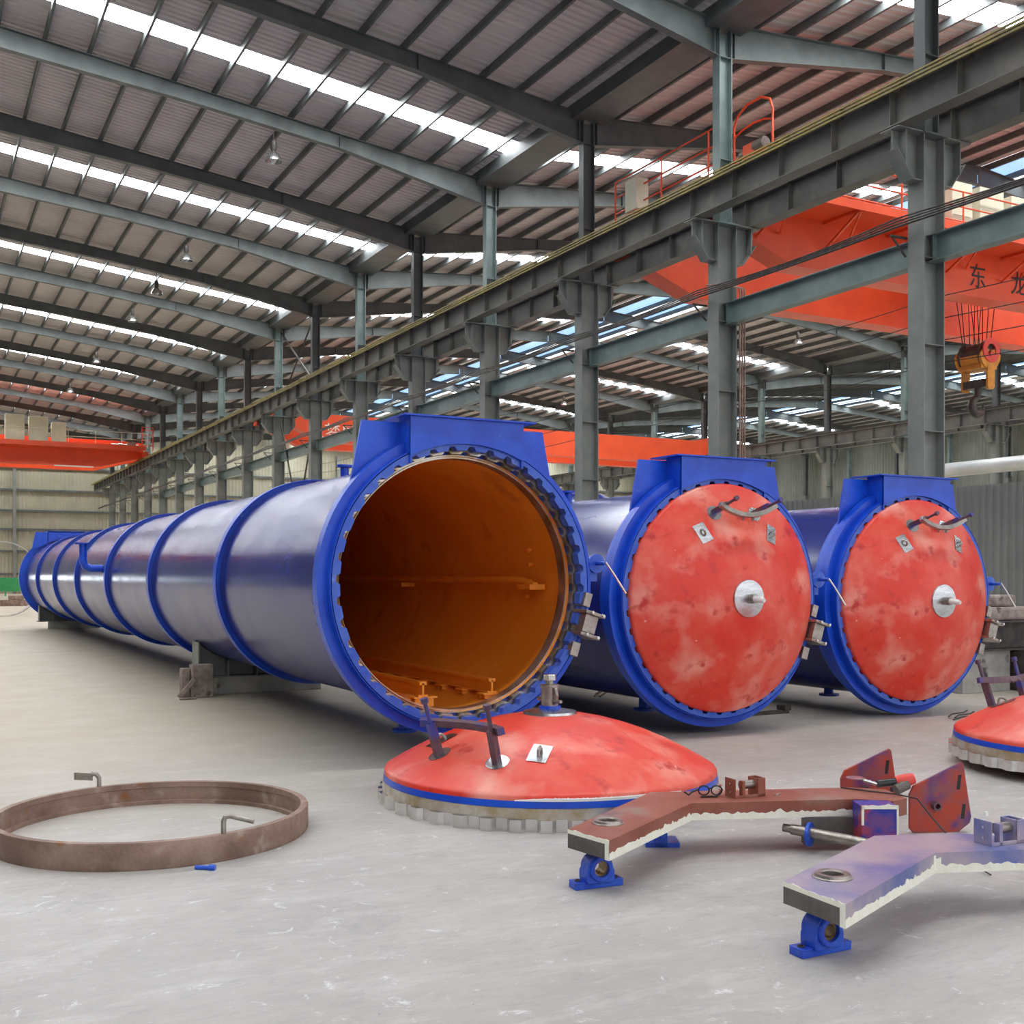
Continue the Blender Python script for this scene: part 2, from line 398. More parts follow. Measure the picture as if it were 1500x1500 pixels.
for n in range(-1, 17):
    p = n % 2
    c = protoA[p] if p not in used else dup(protoA[p]); used.add(p)
    c.location = (XA, YN(n), 0)
    if n < 0: lab = 'grey steel crane column just outside right edge of view'
    elif n < 14: lab = 'grey steel crane column, %s from the right in the near row' % ORD[n]
    else: lab = 'grey steel crane column in the near row, %s before far end wall' % ORD[16-n]
    tag(c, lab, 'column', 'steel columns of the near row')
for n in range(0, 17):
    c = dup(protoA[n % 2], (XB, YN(n), DZB))
    tag(c, 'grey steel column of the far row beyond orange crane, %s from camera' % ORD[n], 'column', 'steel columns of the far row')
for n in range(2, 17, 1):
    c = dup(protoA[n % 2], (XC-.45, YN(n), 0))
    for ch in list(c.children):
        if ch.name.startswith('corbel') : bpy.data.objects.remove(ch)
    tag(c, 'grey steel column against the far right wall, %s from camera' % ORD[n], 'column', 'steel columns of the right wall')

# runway girders
def runway(x, lab, rail=True, y0=YS):
    r = empty('runway_girder', (x, 0, DZB if x > 40 else 0))
    q = MB(); q.box(-.17, .17, y0, YE-.3, 10.0, 10.025); q.box(-.2, .2, y0, YE-.3, 10.66, 10.69); q.box(-.009, .009, y0, YE-.3, 10.02, 10.67)
    q.build('girder_beam', 'girder', r)
    q = MB(); y = YN(-2)
    while y < YE-1:
        for t in (0, 1.5, 3.0, 4.5): q.box(-.15, .15, y+t-.006, y+t+.006, 10.025, 10.66)
        y += 6
    q.build('web_stiffener', 'girder', r)['kind'] = 'stuff'
    q = MB(); q.box(-.035, .035, y0, YE-.3, 10.78, 10.81); q.box(-.012, .012, y0, YE-.3, 10.7, 10.79); q.box(-.06, .06, y0, YE-.3, 10.69, 10.705)
    q.build('crane_rail', 'iron', r)
    return tag(r, lab, 'girder')
runway(XA-.8, 'grey runway girder on near side of near columns, under yellow conductor bars')
runway(XA+.82, 'grey runway girder on far side of near columns, carrying the orange crane')
runway(XB-.8, 'dark runway girder along the far column row beyond the big orange crane')
runway(XB+.82, 'dark runway girder hidden behind the far column row')
for i in range(3):
    q = MB(); q.box(-.02, .02, YS, YE-.5, -.016, .016)
    o = q.build('conductor_bar', 'yellow', None, loc=(XA-1.06-i*.012, 0, 10.60+i*.062))
    tag(o, '%s of three parallel yellow conductor bars on the near runway girder' % ('lowest', 'middle', 'topmost')[i], 'conductor bar', 'yellow conductor bars on the runway')
q = MB()
y = YS
while y < YE-1: q.box(XA-1.03, XA-.97, y, y+.05, 10.56, 10.78); y += 1.5
tag(q.build('conductor_bracket', 'iron'), 'small brackets holding the yellow conductor bars to the girder', 'bracket', kind='stuff')
# longitudinal tie beams
for n in range(-1, 12):
    q = MB(); y0, y1 = YN(n)+.02, YN(n+1)-.02
    q.box(-.13, .13, y0, y1, 8.12, 8.14); q.box(-.13, .13, y0, y1, 7.63, 7.65); q.box(-.008, .008, y0, y1, 7.65, 8.12)
    for y in (y0+.15, y1-.15): q.box(-.12, .12, y-.006, y+.006, 7.65, 8.12)
    o = q.build('tie_beam', 'steel_teal', loc=(XA+.1, 0, 0))
    tag(o, 'teal-grey I-section tie beam between near columns, %s bay from the right' % ORD[n+1], 'beam', 'tie beams between the near columns')
# pipes / cables along the near columns
for i in range(4):
    pts = []
    y = YS
    while y <= YE-2:
        t = ((y-YN(0)) % 6)/6; sag = .10*(1-(2*t-1)**2)
        pts.append((XA-.62+.0*i, y, 8.26+i*.055-sag*(.3+.25*i))); y += 1.0
    q = MB().tube(pts, .016 if i else .022, 6)
    tag(q.build('power_cable', 'iron', smooth=40), ('lowest', 'second lowest', 'second highest', 'highest')[i]+' of four dark cables strung in front of near columns', 'cable', 'dark cables along the near columns')
for n in range(0, 16):
    q = MB(); q.box(-.72, -.3, -.02, .02, 8.08, 8.12); q.bar((-.68,0,8.08), (-.32,0,7.75), .03)
    o = q.build('cable_bracket', 'iron', loc=(XA, YN(n)+.2, 0))
    tag(o, 'small angled cable bracket on the %s near column from the right' % ORD[n], 'bracket', 'cable brackets on the near columns')
for i in range(4):
    pts = []; y = 0
    while y <= 60:
        t = ((y-YN(0)) % 6)/6; sag = .10*(1-(2*t-1)**2)
        pts.append((XA+.36, y, 5.8+i*.42-sag)); y += 1.0
    tag(MB().tube(pts, .009, 5).build('wire_line', 'cable', smooth=40), ('lowest', 'second lowest', 'second highest', 'highest')[i]+' thin wire running across the near columns at mid height', 'wire', 'thin wires across the near columns')
# conduit on second column
q = MB()
for i, x in enumerate((.0, .07, .14)):
    q.tube([(x-.5, -.02*i, 8.52), (x-.30, -.30, 8.50), (x+.24, -.30, 8.48), (x+.26, -.3, 8.4), (x+.26, -.3, .1)], .022, 7)
o = q.build('conduit_pipe', 'rust', smooth=40, loc=(XA, YN(1)-.02, 0)); tag(o, 'rusty conduit pipes running down the second near column from the right', 'pipe')
# cross braces
for k, (z0, z1) in enumerate(((.3, 9.6), (10.9, 14.3))):
    q = MB(); q.tube([(0,YN(6)+.3,z0),(0,YN(7)-.3,z1)], .045, 6); q.tube([(0.1,YN(6)+.3,z1),(.1,YN(7)-.3,z0)], .045, 6)
    tag(q.build('cross_brace', 'iron', loc=(XA+.05, 0, 0)), 'dark crossed bracing rods in distant bay, %s the runway girder' % ('below', 'above')[k], 'brace')

# high bay lamps
def lamp():
    r = empty('high_bay_lamp')
    MB().lathe([(0,.62),(.07,.62),(.09,.56),(.09,.36),(.06,.30),(.0,.30)], 20, closed=False).build('lamp_housing', 'iron', r, 35)
    MB().lathe([(.06,.31),(.10,.28),(.17,.20),(.235,.08),(.25,.0),(.245,.0),(.225,.08),(.16,.19),(.09,.27),(.05,.29)], 28).build('lamp_shade', 'lamp', r, 35)
    MB().tube([(0,0,.62),(0,0,1.0)], .012, 6).build('hanging_rod', 'iron', r)
    return r
lp = lamp(); first = True
for (x, n, lab) in ((9.6, 3, 'over the left nave, largest and highest in view'), (9.6, 5, 'second from camera over left nave'), (9.6, 6, 'third from camera over left nave, against skylight'),
        (9.6, 7, 'fourth from camera over left nave'), (9.6, 9, 'fifth from camera over left nave'), (9.6, 11, 'sixth from camera over left nave'), (41.3, 5, 'beyond near columns, below skylight strip'), (41.3, 9, 'far beyond near columns under the second roof')):
    o = lp if first else dup(lp); first = False
    t_ = abs(x-XA) if x < RB else abs(XB-x); L_ = abs(XA-RA) if x < RB else abs(XB-RB)
    o.location = (x, YN(n), zroof(x)-.24-.44-.98)
    tag(o, 'bell-shaped metal pendant lamp '+lab, 'lamp', 'pendant lamps')

# right-hand duct and partition
def struct_thing(): pass
pw = corr_wall('partition_wall', 'partition', (24, 34), (24, 8), 0, 4.05, .22, .04, -1)
tag(pw, 'grey corrugated metal partition wall behind the right red door', 'partition')
q = MB().tube([(46.5, 20, 7.1), (46.5, 40, 7.1)], .36, 20); tag(q.build('air_duct', 'pipe', smooth=40), 'long pale round duct at far right below the runway girder', 'duct')

# ---------------------------------------------------------------- text helper
def text(s, size, m, name, mx, parent, thick=.004):
    c = bpy.data.curves.new(name, 'FONT'); c.body = s; c.size = size; c.align_x = 'CENTER'; c.align_y = 'CENTER'; c.extrude = thick
    t = bpy.data.objects.new(name, c); COL.objects.link(t); c.materials.append(M[m])
    bpy.context.view_layer.update()
    me = bpy.data.meshes.new_from_object(t.evaluated_get(bpy.context.evaluated_depsgraph_get()))
    bpy.data.objects.remove(t); o = bpy.data.objects.new(name, me); COL.objects.link(o)
    if not me.materials: me.materials.append(M[m])
    o.parent = parent; o.matrix_basis = mx; return o

# ---------------------------------------------------------------- overhead cranes
def girder_poly(x0, x1, z0, z1, taper, zt=None):
    zt = zt if zt is not None else z1-.65
    return [(x0, zt),(x0+taper,z0),(x1-taper,z0),(x1,zt),(x1,z1-.12),(x1-taper*.6,z1),(x0+taper*.6,z1),(x0,z1-.12)]
def rails(q, x0, x1, y, z, h=1.0, step=2.0):
    n = int((x1-x0)/step)
    for i in range(n+1): q.tube([(x0+i*step,y,z),(x0+i*step,y,z+h)], .025, 6)
    for hh in (h, h*.55, .12): q.tube([(x0,y,z+hh),(x0+n*step,y,z+hh)], .022, 6)

# near right crane (middle nave)
cr = empty('overhead_crane', (XA, 22, 0))
GX0, GX1 = XA+.55-XA, XB-.95-XA+.4
def cq(): return MB()
g = cq(); g.slab(girder_poly(.6, GX1, 9.75, 11.35, 2.6, 10.72), 0, .7); g.build('main_girder', 'orange', cr)
g2 = cq(); g2.slab(girder_poly(.6, GX1, 9.75, 11.35, 2.6, 10.72), 3.9, 4.6); g2.build('main_girder', 'orange', cr)
for lx in (.82, XB-.8-XA):
    dz = 0 if lx < 10 else DZB
    t = cq(); t.box(lx-.2, lx+.2, -1.9, 4.7, 11.05+dz, 11.6)
    for yy in (-1.5, -.2, 3.2, 4.4): t.lathe([(0,-.08),(.2,-.08),(.2,.08),(0,.08)], 20, 'y', (lx, yy, 11.02+dz), closed=False)
    t.build('end_carriage', 'orange', cr)
pl = cq(); pl.box(1.2, GX1-1, -1.35, 0, 11.03, 11.08); pl.box(1.2, GX1-1, -1.37, -1.33, 10.95, 11.17)
pl.build('walkway', 'orange', cr)
for i in range(12):
    x = 2+i*2.3
    br = cq(); br.bar((x,-.01,10.3), (x,-1.3,11.0), .06, .06); br.bar((x,-1.3,11.0), (x,0,11.0), .07, .09)
    br.bar((x,-1.3,10.95), (x+.75,-.05,10.5), .05, .05)
    br.build('walkway_bracket', 'orange', cr)
rl = cq(); rails(rl, 3.4, GX1-1.5, -1.33, 11.1, .92, 2.3); rl.build('handrail', 'orange', cr, 50)
rl = cq()
for z in (12.0, 12.45, 12.9): rl.tube([(.8,-.5,z),(.8,4.6,z)], .022, 6)
for yy in (.4, 2.4, 4.6): rl.tube([(.8,yy,11.6),(.8,yy,12.9)], .025, 6)
rl.build('end_handrail', 'orange', cr, 50)
hp = cq()
hp.tube([(.78,-2.0,11.5),(.78,-2.0,12.6),(.78,-1.9,12.85),(.78,-1.6,13.0),(.78,-1.1,13.0),(.78,-.75,12.85),(.78,-.62,12.6),(.78,-.62,11.5)], .03, 8)
for z in (11.75, 12.35): hp.tube([(.78,-2.0,z),(.78,-1.7,z+.1),(.78,-1.3,z+.14),(.78,-.9,z+.1),(.78,-.62,z)], .024, 6)
hp.build('hooped_guard', 'orange', cr, 50)
mo = cq(); mo.tube([(.7,-1.85,11.85),(.7,-1.5,11.85)], .14, 14)
cq().tube([(.7,-1.2,11.8),(.7,-1.0,11.8)], .1, 12).build('brake_drum', 'galv', cr, 40)
mo.build('travel_motor', 'galv', cr, 40)
cq().box(.6,.9,-1.55,-1.15,11.6,11.95).build('gear_case', 'orange', cr)
cb = cq(); cb.box(.55,.95,3.2,3.75,11.75,12.6); cb.build('control_box', 'cream', cr, bevel=.01)
for i, (x0, x1, h) in enumerate(((7.72, 8.52, 1.26), (8.82, 9.78, 1.27), (10.1, 11.1, 1.22), (11.5, 12.6, 1.22))):
    c = cq(); c.box(x0, x1, -1.2, -.55, 11.08, 11.08+h)
    for z in (.35, .65): c.box(x0+.06, x1-.06, -1.215, -1.19, 11.08+z, 11.08+z+.02)
    c.build('electric_cabinet', 'cream', cr, bevel=.015)
# trolley
tr = cq(); tr.box(11.2, 14.2, .2, 4.4, 11.5, 11.8); tr.tube([(11.8,1.0,12.1),(11.8,3.6,12.1)], .35, 18); tr.box(12.8, 13.6, 1, 2.4, 11.8, 12.5)
tr.build('trolley', 'orange', cr, 40)
for s, cx in zip('山东龙', (25.25, 27.05, 28.84)):
    text(s, .74, 'ink', 'lettering', Matrix.Translation((cx-XA, -.012, 10.3)) @ Matrix.Rotation(PI/2, 4, 'X'), cr, .004)
tag(cr, 'large orange double-girder overhead crane with black lettering at upper right', 'crane')

# hook block
hk = empty('hook_block', (29.5, 24, 6.75))
hx = lambda q, n, m, s=40, b=0: q.build(n, m, hk, s, b)
for i, (dx, dy) in enumerate([(-.62,.2),(-.5,-.2),(-.38,.25),(-.26,-.22),(-.14,.2),(.0,-.2),(.12,.2),(.25,-.2),(.38,.2),(.5,-.2)]):
    q = MB().tube([(dx*.6,dy,1.95),(dx*1.6,dy,5.0)], .014, 6); hx(q, 'wire_rope', 'rope')
q = MB()
q.lathe([(0,-.42),(.42,-.42),(.45,-.36),(.40,-.34),(.40,.30),(.45,.32),(.45,.38),(0,.38)], 32, 'y', (0,0,1.85), closed=False); hx(q, 'sheave_drum', 'iron')
q = MB()
for y in (-.5, .44):
    a = [(-.46,1.85)]+[(.46*math.cos(PI+t*PI/10), 1.85+.46*math.sin(PI+t*PI/10)) for t in range(1,10)]+[(.46,1.85),(.3,2.05),(0,1.98),(-.3,2.05)]
    q.slab(a, y, y+.06)
q.box(-.36,.36,-.44,.44,1.42,1.55)
q.slab([(-.16,1.5),(-.16,.86),(-.1,.78),(.1,.78),(.16,.86),(.16,1.5)], -.52, -.44); q.slab([(-.16,1.5),(-.16,.86),(-.1,.78),(.1,.78),(.16,.86),(.16,1.5)], .40, .48)
q.slab([(.43*math.cos(PI+t*PI/16), 1.83+.43*math.sin(PI+t*PI/16)) for t in range(17)], -.44, .44)
hx(q, 'side_plates', 'hook_yellow', None, .01)
q = MB(); q.lathe([(.0,-.56),(.09,-.56),(.09,-.5),(.13,-.5)], 20, 'y', (0,0,1.85), closed=False); q.lathe([(.2,-.54),(.38,-.54),(.38,-.5),(.2,-.5)], 28, 'y', (0,0,1.98)); hx(q, 'sheave_hub', 'redplastic')
q = MB(); q.box(-.17,.17,-.44,.40,.86,1.1); q.tube([(0,-.02,.9),(0,-.02,.55)], .09, 14); hx(q, 'swivel_nut', 'iron')
pts = []; rr = []
for i in range(15):
    a = PI*.62 - i*(PI*1.62/14)*1.0
    a = PI/2 + i*(PI*1.55/14)
    pts.append((.0+.26*math.cos(a), -.02, .30+.27*math.sin(a))); rr.append(.085+.055*math.sin(PI*min(1, i/12)) - (.04 if i > 12 else 0))
hx(MB().tube(pts, rr, 12), 'hook', 'iron', 50)
tag(hk, 'yellow crane hook block with dark hook hanging on wire ropes', 'hook')

# distant crane in middle nave
cc = empty('overhead_crane', (XA, 60, 0))
for y in (0, 3.5): MB().slab(girder_poly(.7, XB-XA-.8, 9.2, 10.75, 2.8, 10.4), y, y+.7).build('main_girder', 'orange', cc)
for lx in (.82, XB-.8-XA): MB().box(lx-.22, lx+.22, -1, 5.2, 10.83, 11.15).build('end_carriage', 'orange', cc)
tx = MB().box(15.6, 15.7, -.02, 0, 9.2, 10.75); tx.box(15.8,15.9,-.02,0,9.2,10.75); tx.build('joint_strip', 'iron', cc)
text('之梦易', .95, 'inkw', 'lettering', Matrix.Translation((4.0, -.03, 9.75)) @ Matrix.Rotation(PI/2, 4, 'X'), cc)
MB().box(1.2,1.9,1.2,2,8.2,9.3).build('operator_cab', 'cream', cc)
tag(cc, 'distant red-orange crane girder with small white lettering behind the open vessel', 'crane')

# far-left crane in left nave
ca = empty('overhead_crane', (0, 91, 0))
MB().slab(girder_poly(XL+1, XA-.7, 10.15, 12.2, 3.2, 11.0), 0, .8).build('main_girder', 'orange', ca)
MB().slab(girder_poly(XL+1, XA-.7, 10.15, 12.2, 3.2, 11.0), 3.6, 4.4).build('main_girder', 'orange', ca)
MB().box(XA-1.02, XA-.58, -1.5, 5.6, 10.85, 11.3).build('end_carriage', 'orange', ca)
q = MB(); q.box(XL+2, XA-.9, -2.2, 0, 11.4, 11.52); q.box(XL+2, XA-.9, -2.24, -2.2, 11.3, 11.65); q.build('walkway', 'orange', ca)
q = MB(); rails(q, 8.5, XA-.6, -2.2, 11.5, 1.1, 1.9); q.tube([(-4,-2.2,12.6),(8.5,-2.2,12.6)], .022, 6); q.build('handrail', 'cream', ca, 50)
for x0, x1, h in ((3.4,5.35,1.7),(6.15,7.45,2.0),(7.75,9.05,1.95),(9.3,10.3,1.6)):
    MB().box(x0, x1, -1.9, -1.1, 11.53, 11.53+h).build('electric_cabinet', 'cream', ca, bevel=.02)
q = MB(); q.tube([(13.6,-1,11.75),(15.6,-1,11.75)], .12, 10); q.box(14.8,15.4,-1.3,-.6,11.53,12); q.tube([(14.1,-1.2,11.7),(14.4,-1.2,11.7)], .2, 12); q.build('travel_motor', 'galv', ca, 40)
q = MB()
for x in (XA-1.15, XA-.35):
    q.tube([(x,-2.1,11.3),(x,-2.1,13.1)], .04, 6)
for z in (11.7,12.1,12.5,12.9,13.1): q.tube([(XA-1.15,-2.1,z),(XA-.35,-2.1,z)], .03, 6)
q.build('hooped_guard', 'orange', ca, 50)
MB().box(9.6,12.4,-.6,-.3,10.0,10.08).build('tube_light', 'white', ca)
tag(ca, 'orange overhead crane with cream cabinets spanning the far left end', 'crane')

# ---------------------------------------------------------------- red door (local z = outward axis, local y = up)
def door_parts(root, s=1.0, rim=True, hubspindle=True):
    def bd(q, n, m, sm=35, b=0, par=None):
        q.v = [(a*s, b_*s, c*s) for a, b_, c in q.v]
        return q.build(n, m, par or root, sm, b)
    R = 1.25; HT = .40
    dome = lambda r: .20 + .035 + HT*(1-(r/R)**1.92)**1.0
    if rim:
        q = MB(); prof = []; N_ = 40; vs_ = []; q_ = []
        # toothed ring
        nn = N_*8
        ang = [2*PI*i/nn for i in range(nn)]
        rad = [1.30 if (i % 8) in (0,1,2,3) else 1.265 for i in range(nn)]
        k = len(q.v)
        for a, r in zip(ang, rad):
            for rr, z in ((r, 0),(r,.085),(1.1,.085),(1.1,0)): q.v.append((rr*math.cos(a), rr*math.sin(a), z))
        for i in range(nn):
            j = (i+1) % nn
            for e in range(4): q.f.append((k+i*4+e, k+j*4+e, k+j*4+(e+1)%4, k+i*4+(e+1)%4))
        bd(q, 'toothed_rim', 'rim', 20)
        bd(MB().lathe([(1.1,.085),(1.268,.085),(1.268,.155),(1.1,.155)], 120), 'rim_flange', 'brass', 30)
        bd(MB().lathe([(1.1,.156),(1.262,.156),(1.257,.20),(1.1,.20)], 120), 'blue_band', 'blue', 30)
    prof = [(R+.004, .15 if not rim else .2), (R+.004,.222)]+[(R*t, dome(R*t)) for t in (.995,.98,.95,.9,.82,.72,.6,.48,.36,.24,.12,.03)]
    q = MB(); k = 0
    nseg = 128
    for j in range(nseg):
        a = 2*PI*j/nseg
        for r, z in prof: q.v.append((r*math.cos(a), r*math.sin(a), z))
    pn = len(prof)
    for j in range(nseg):
        for i in range(pn-1):
            j2 = (j+1) % nseg; q.f.append((j*pn+i, j2*pn+i, j2*pn+i+1, j*pn+i+1))
    q.f.append(tuple(j*pn+pn-1 for j in range(nseg)))
    dm = bd(q, 'dome_shell', 'red', 40)
    za = dome(0)
    bd(MB().lathe([(.205, za-.012),(.20, za+.006),(.075, za+.028),(0, za+.028)], 48, closed=False), 'hub_plate', 'chrome', 25)
    def nrm(x, y):
        e = .01; r = math.hypot(x, y)
        dx = (dome(math.hypot(x+e,y))-dome(r))/e; dy = (dome(math.hypot(x,y+e))-dome(r))/e
        return Vector((-dx,-dy,1)).normalized()
    tips = []
    for sx in (-1, 1):
        x, y = sx*.275, .92; r = math.hypot(x, y); p = Vector((x, y, dome(r)-.02)); nv = nrm(x, y)
        nv2 = Vector((nv.x*.4, nv.y*.68, nv.z)).normalized()
        mid = p+nv2*.26; tip = p+nv2*.42
        bd(MB().bar(p, mid, .045, .06).tube([mid-nv2*.02, tip], .016, 10).tube([tip-nv2*.005, tip+nv2*.03], .028, 8), 'handle_post', 'plum', 40)
        # round polished pad where post is welded
        q = MB(); x1 = nv.cross(Vector((0,1,0))).normalized(); y1 = nv.cross(x1)
        cpt = Vector((x,y,dome(r)))
        ring = []
        for j in range(24):
            a = 2*PI*j/24; w_ = cpt + x1*math.cos(a)*.085 + y1*math.sin(a)*.085
            rr = min(math.hypot(w_.x, w_.y), R*.99); ring.append((w_.x, w_.y, dome(rr)+.004))
        q.v = [(cpt.x, cpt.y, cpt.z+.006)]+ring; q.f = [(0,1+j,1+(j+1)%24) for j in range(24)]
        bd(q, 'weld_pad', 'chrome', 40)
        tips.append((mid, nv2))
        # square polished plate with lifting lug
        x, y = sx*.47, .70; r = math.hypot(x,y); nv = nrm(x,y); cpt = Vector((x,y,dome(r)))
        ca_, sa_ = math.cos(-sx*.4), math.sin(-sx*.4); q = MB(); pts = []
        for u, v_ in [(u_, v__) for u_ in (-.07,0,.07) for v__ in (-.1,0,.1)]:
            px, py = x+u*ca_-v_*sa_, y+u*sa_+v_*ca_; pts.append((px, py, dome(math.hypot(px,py))+.006))
        q.v = pts; q.f = [(0,3,4,1),(1,4,5,2),(3,6,7,4),(4,7,8,5)]
        bd(q, 'lug_plate', 'chrome', 30)
        t1 = Vector((-sa_, ca_, 0)); t1 = (t1 - nv*t1.dot(nv)).normalized()
        lug = [cpt+t1*(.035*math.cos(a))+nv*(.05*math.sin(a)) for a in [PI*i/8 for i in range(9)]]
        bd(MB().tube(lug, .012, 8), 'lifting_lug', 'galv', 40)
    (m1, n1), (m2, n2) = tips
    m1 = m1 + Vector((-.09,0,0)); m2 = m2 + Vector((.09,0,0))
    pts = []
    for i in range(13):
        t = i/12; p = m1.lerp(m2, t); p = p + Vector((0,-.11*(1-(2*t-1)**2), .0)); pts.append(p)
    q = MB()
    for i in range(12): q.bar(pts[i], pts[i+1]+(pts[i+1]-pts[i])*.06, .05, .05, up=n1)
    for i in (5, 7): q.tube([pts[i]-n1*.02+Vector((0,-.05,0)), pts[i]+Vector((0,-.02,0))], .012, 6)
    bd(q, 'handle_bar', 'plum' if rim else 'galv')
    return dm, za
# door spindles differ: installed doors carry a short white-wrapped pin, the loose lid a bolt assembly
def spindle_pin(root, za, s=1.0):
    q = MB().tube([(0,0,(za+.02)*s),(0,0,(za+.10)*s)], .05*s, 16); q.build('spindle_collar', 'galv', root, 40)
    MB().tube([(0,0,(za+.10)*s),(0,-.01,(za+.2)*s),(0,-.015,(za+.24)*s)], [.036*s,.034*s,.022*s], 12).build('spindle_pin', 'white', root, 40)
def spindle_bolt(root, za, s=1.0):
    MB().lathe([(.09,za+.02),(.085,za+.05),(.0,za+.05)], 24, closed=False).build('spindle_base', 'blue', root, 30)
    MB().lathe([(.07,za+.04),(.07,za+.19),(.078,za+.19),(.078,za+.215),(.03,za+.22),(.03,za+.25),(.0,za+.25)], 24, closed=False).build('spindle_body', 'galv', root, 30)
    q = MB().prism([(.055*math.cos(i*PI/3), .055*math.sin(i*PI/3)) for i in range(6)], za+.25, za+.295); q.build('hex_nut', 'rim', root, None, .004)
    q = MB(); q.tube([(.05,-.02,za+.09),(.2,-.1,za+.085)], .017, 10); q.tube([(-.05,.03,za+.09),(-.19,.1,za+.10)], .013, 10); q.build('side_pin', 'galv', root, 40)
    q = MB()
    for sgn in (-1, 1):
        a = -.45
        mx = Matrix.Rotation(a, 4, 'Z')
        q.add([(sgn*.07,-.01,za+.06),(sgn*.13,-.01,za+.09),(sgn*.14,-.01,za+.14),(sgn*.11,-.01,za+.19),(sgn*.07,-.01,za+.20),
               (sgn*.07,.01,za+.06),(sgn*.13,.01,za+.09),(sgn*.14,.01,za+.14),(sgn*.11,.01,za+.19),(sgn*.07,.01,za+.20)],
              [(0,1,2,3,4),(9,8,7,6,5)]+[(i,5+i,5+(i+1)%5,(i+1)%5) for i in range(5)], mx)
    q.build('ear_plate', 'galv', root)

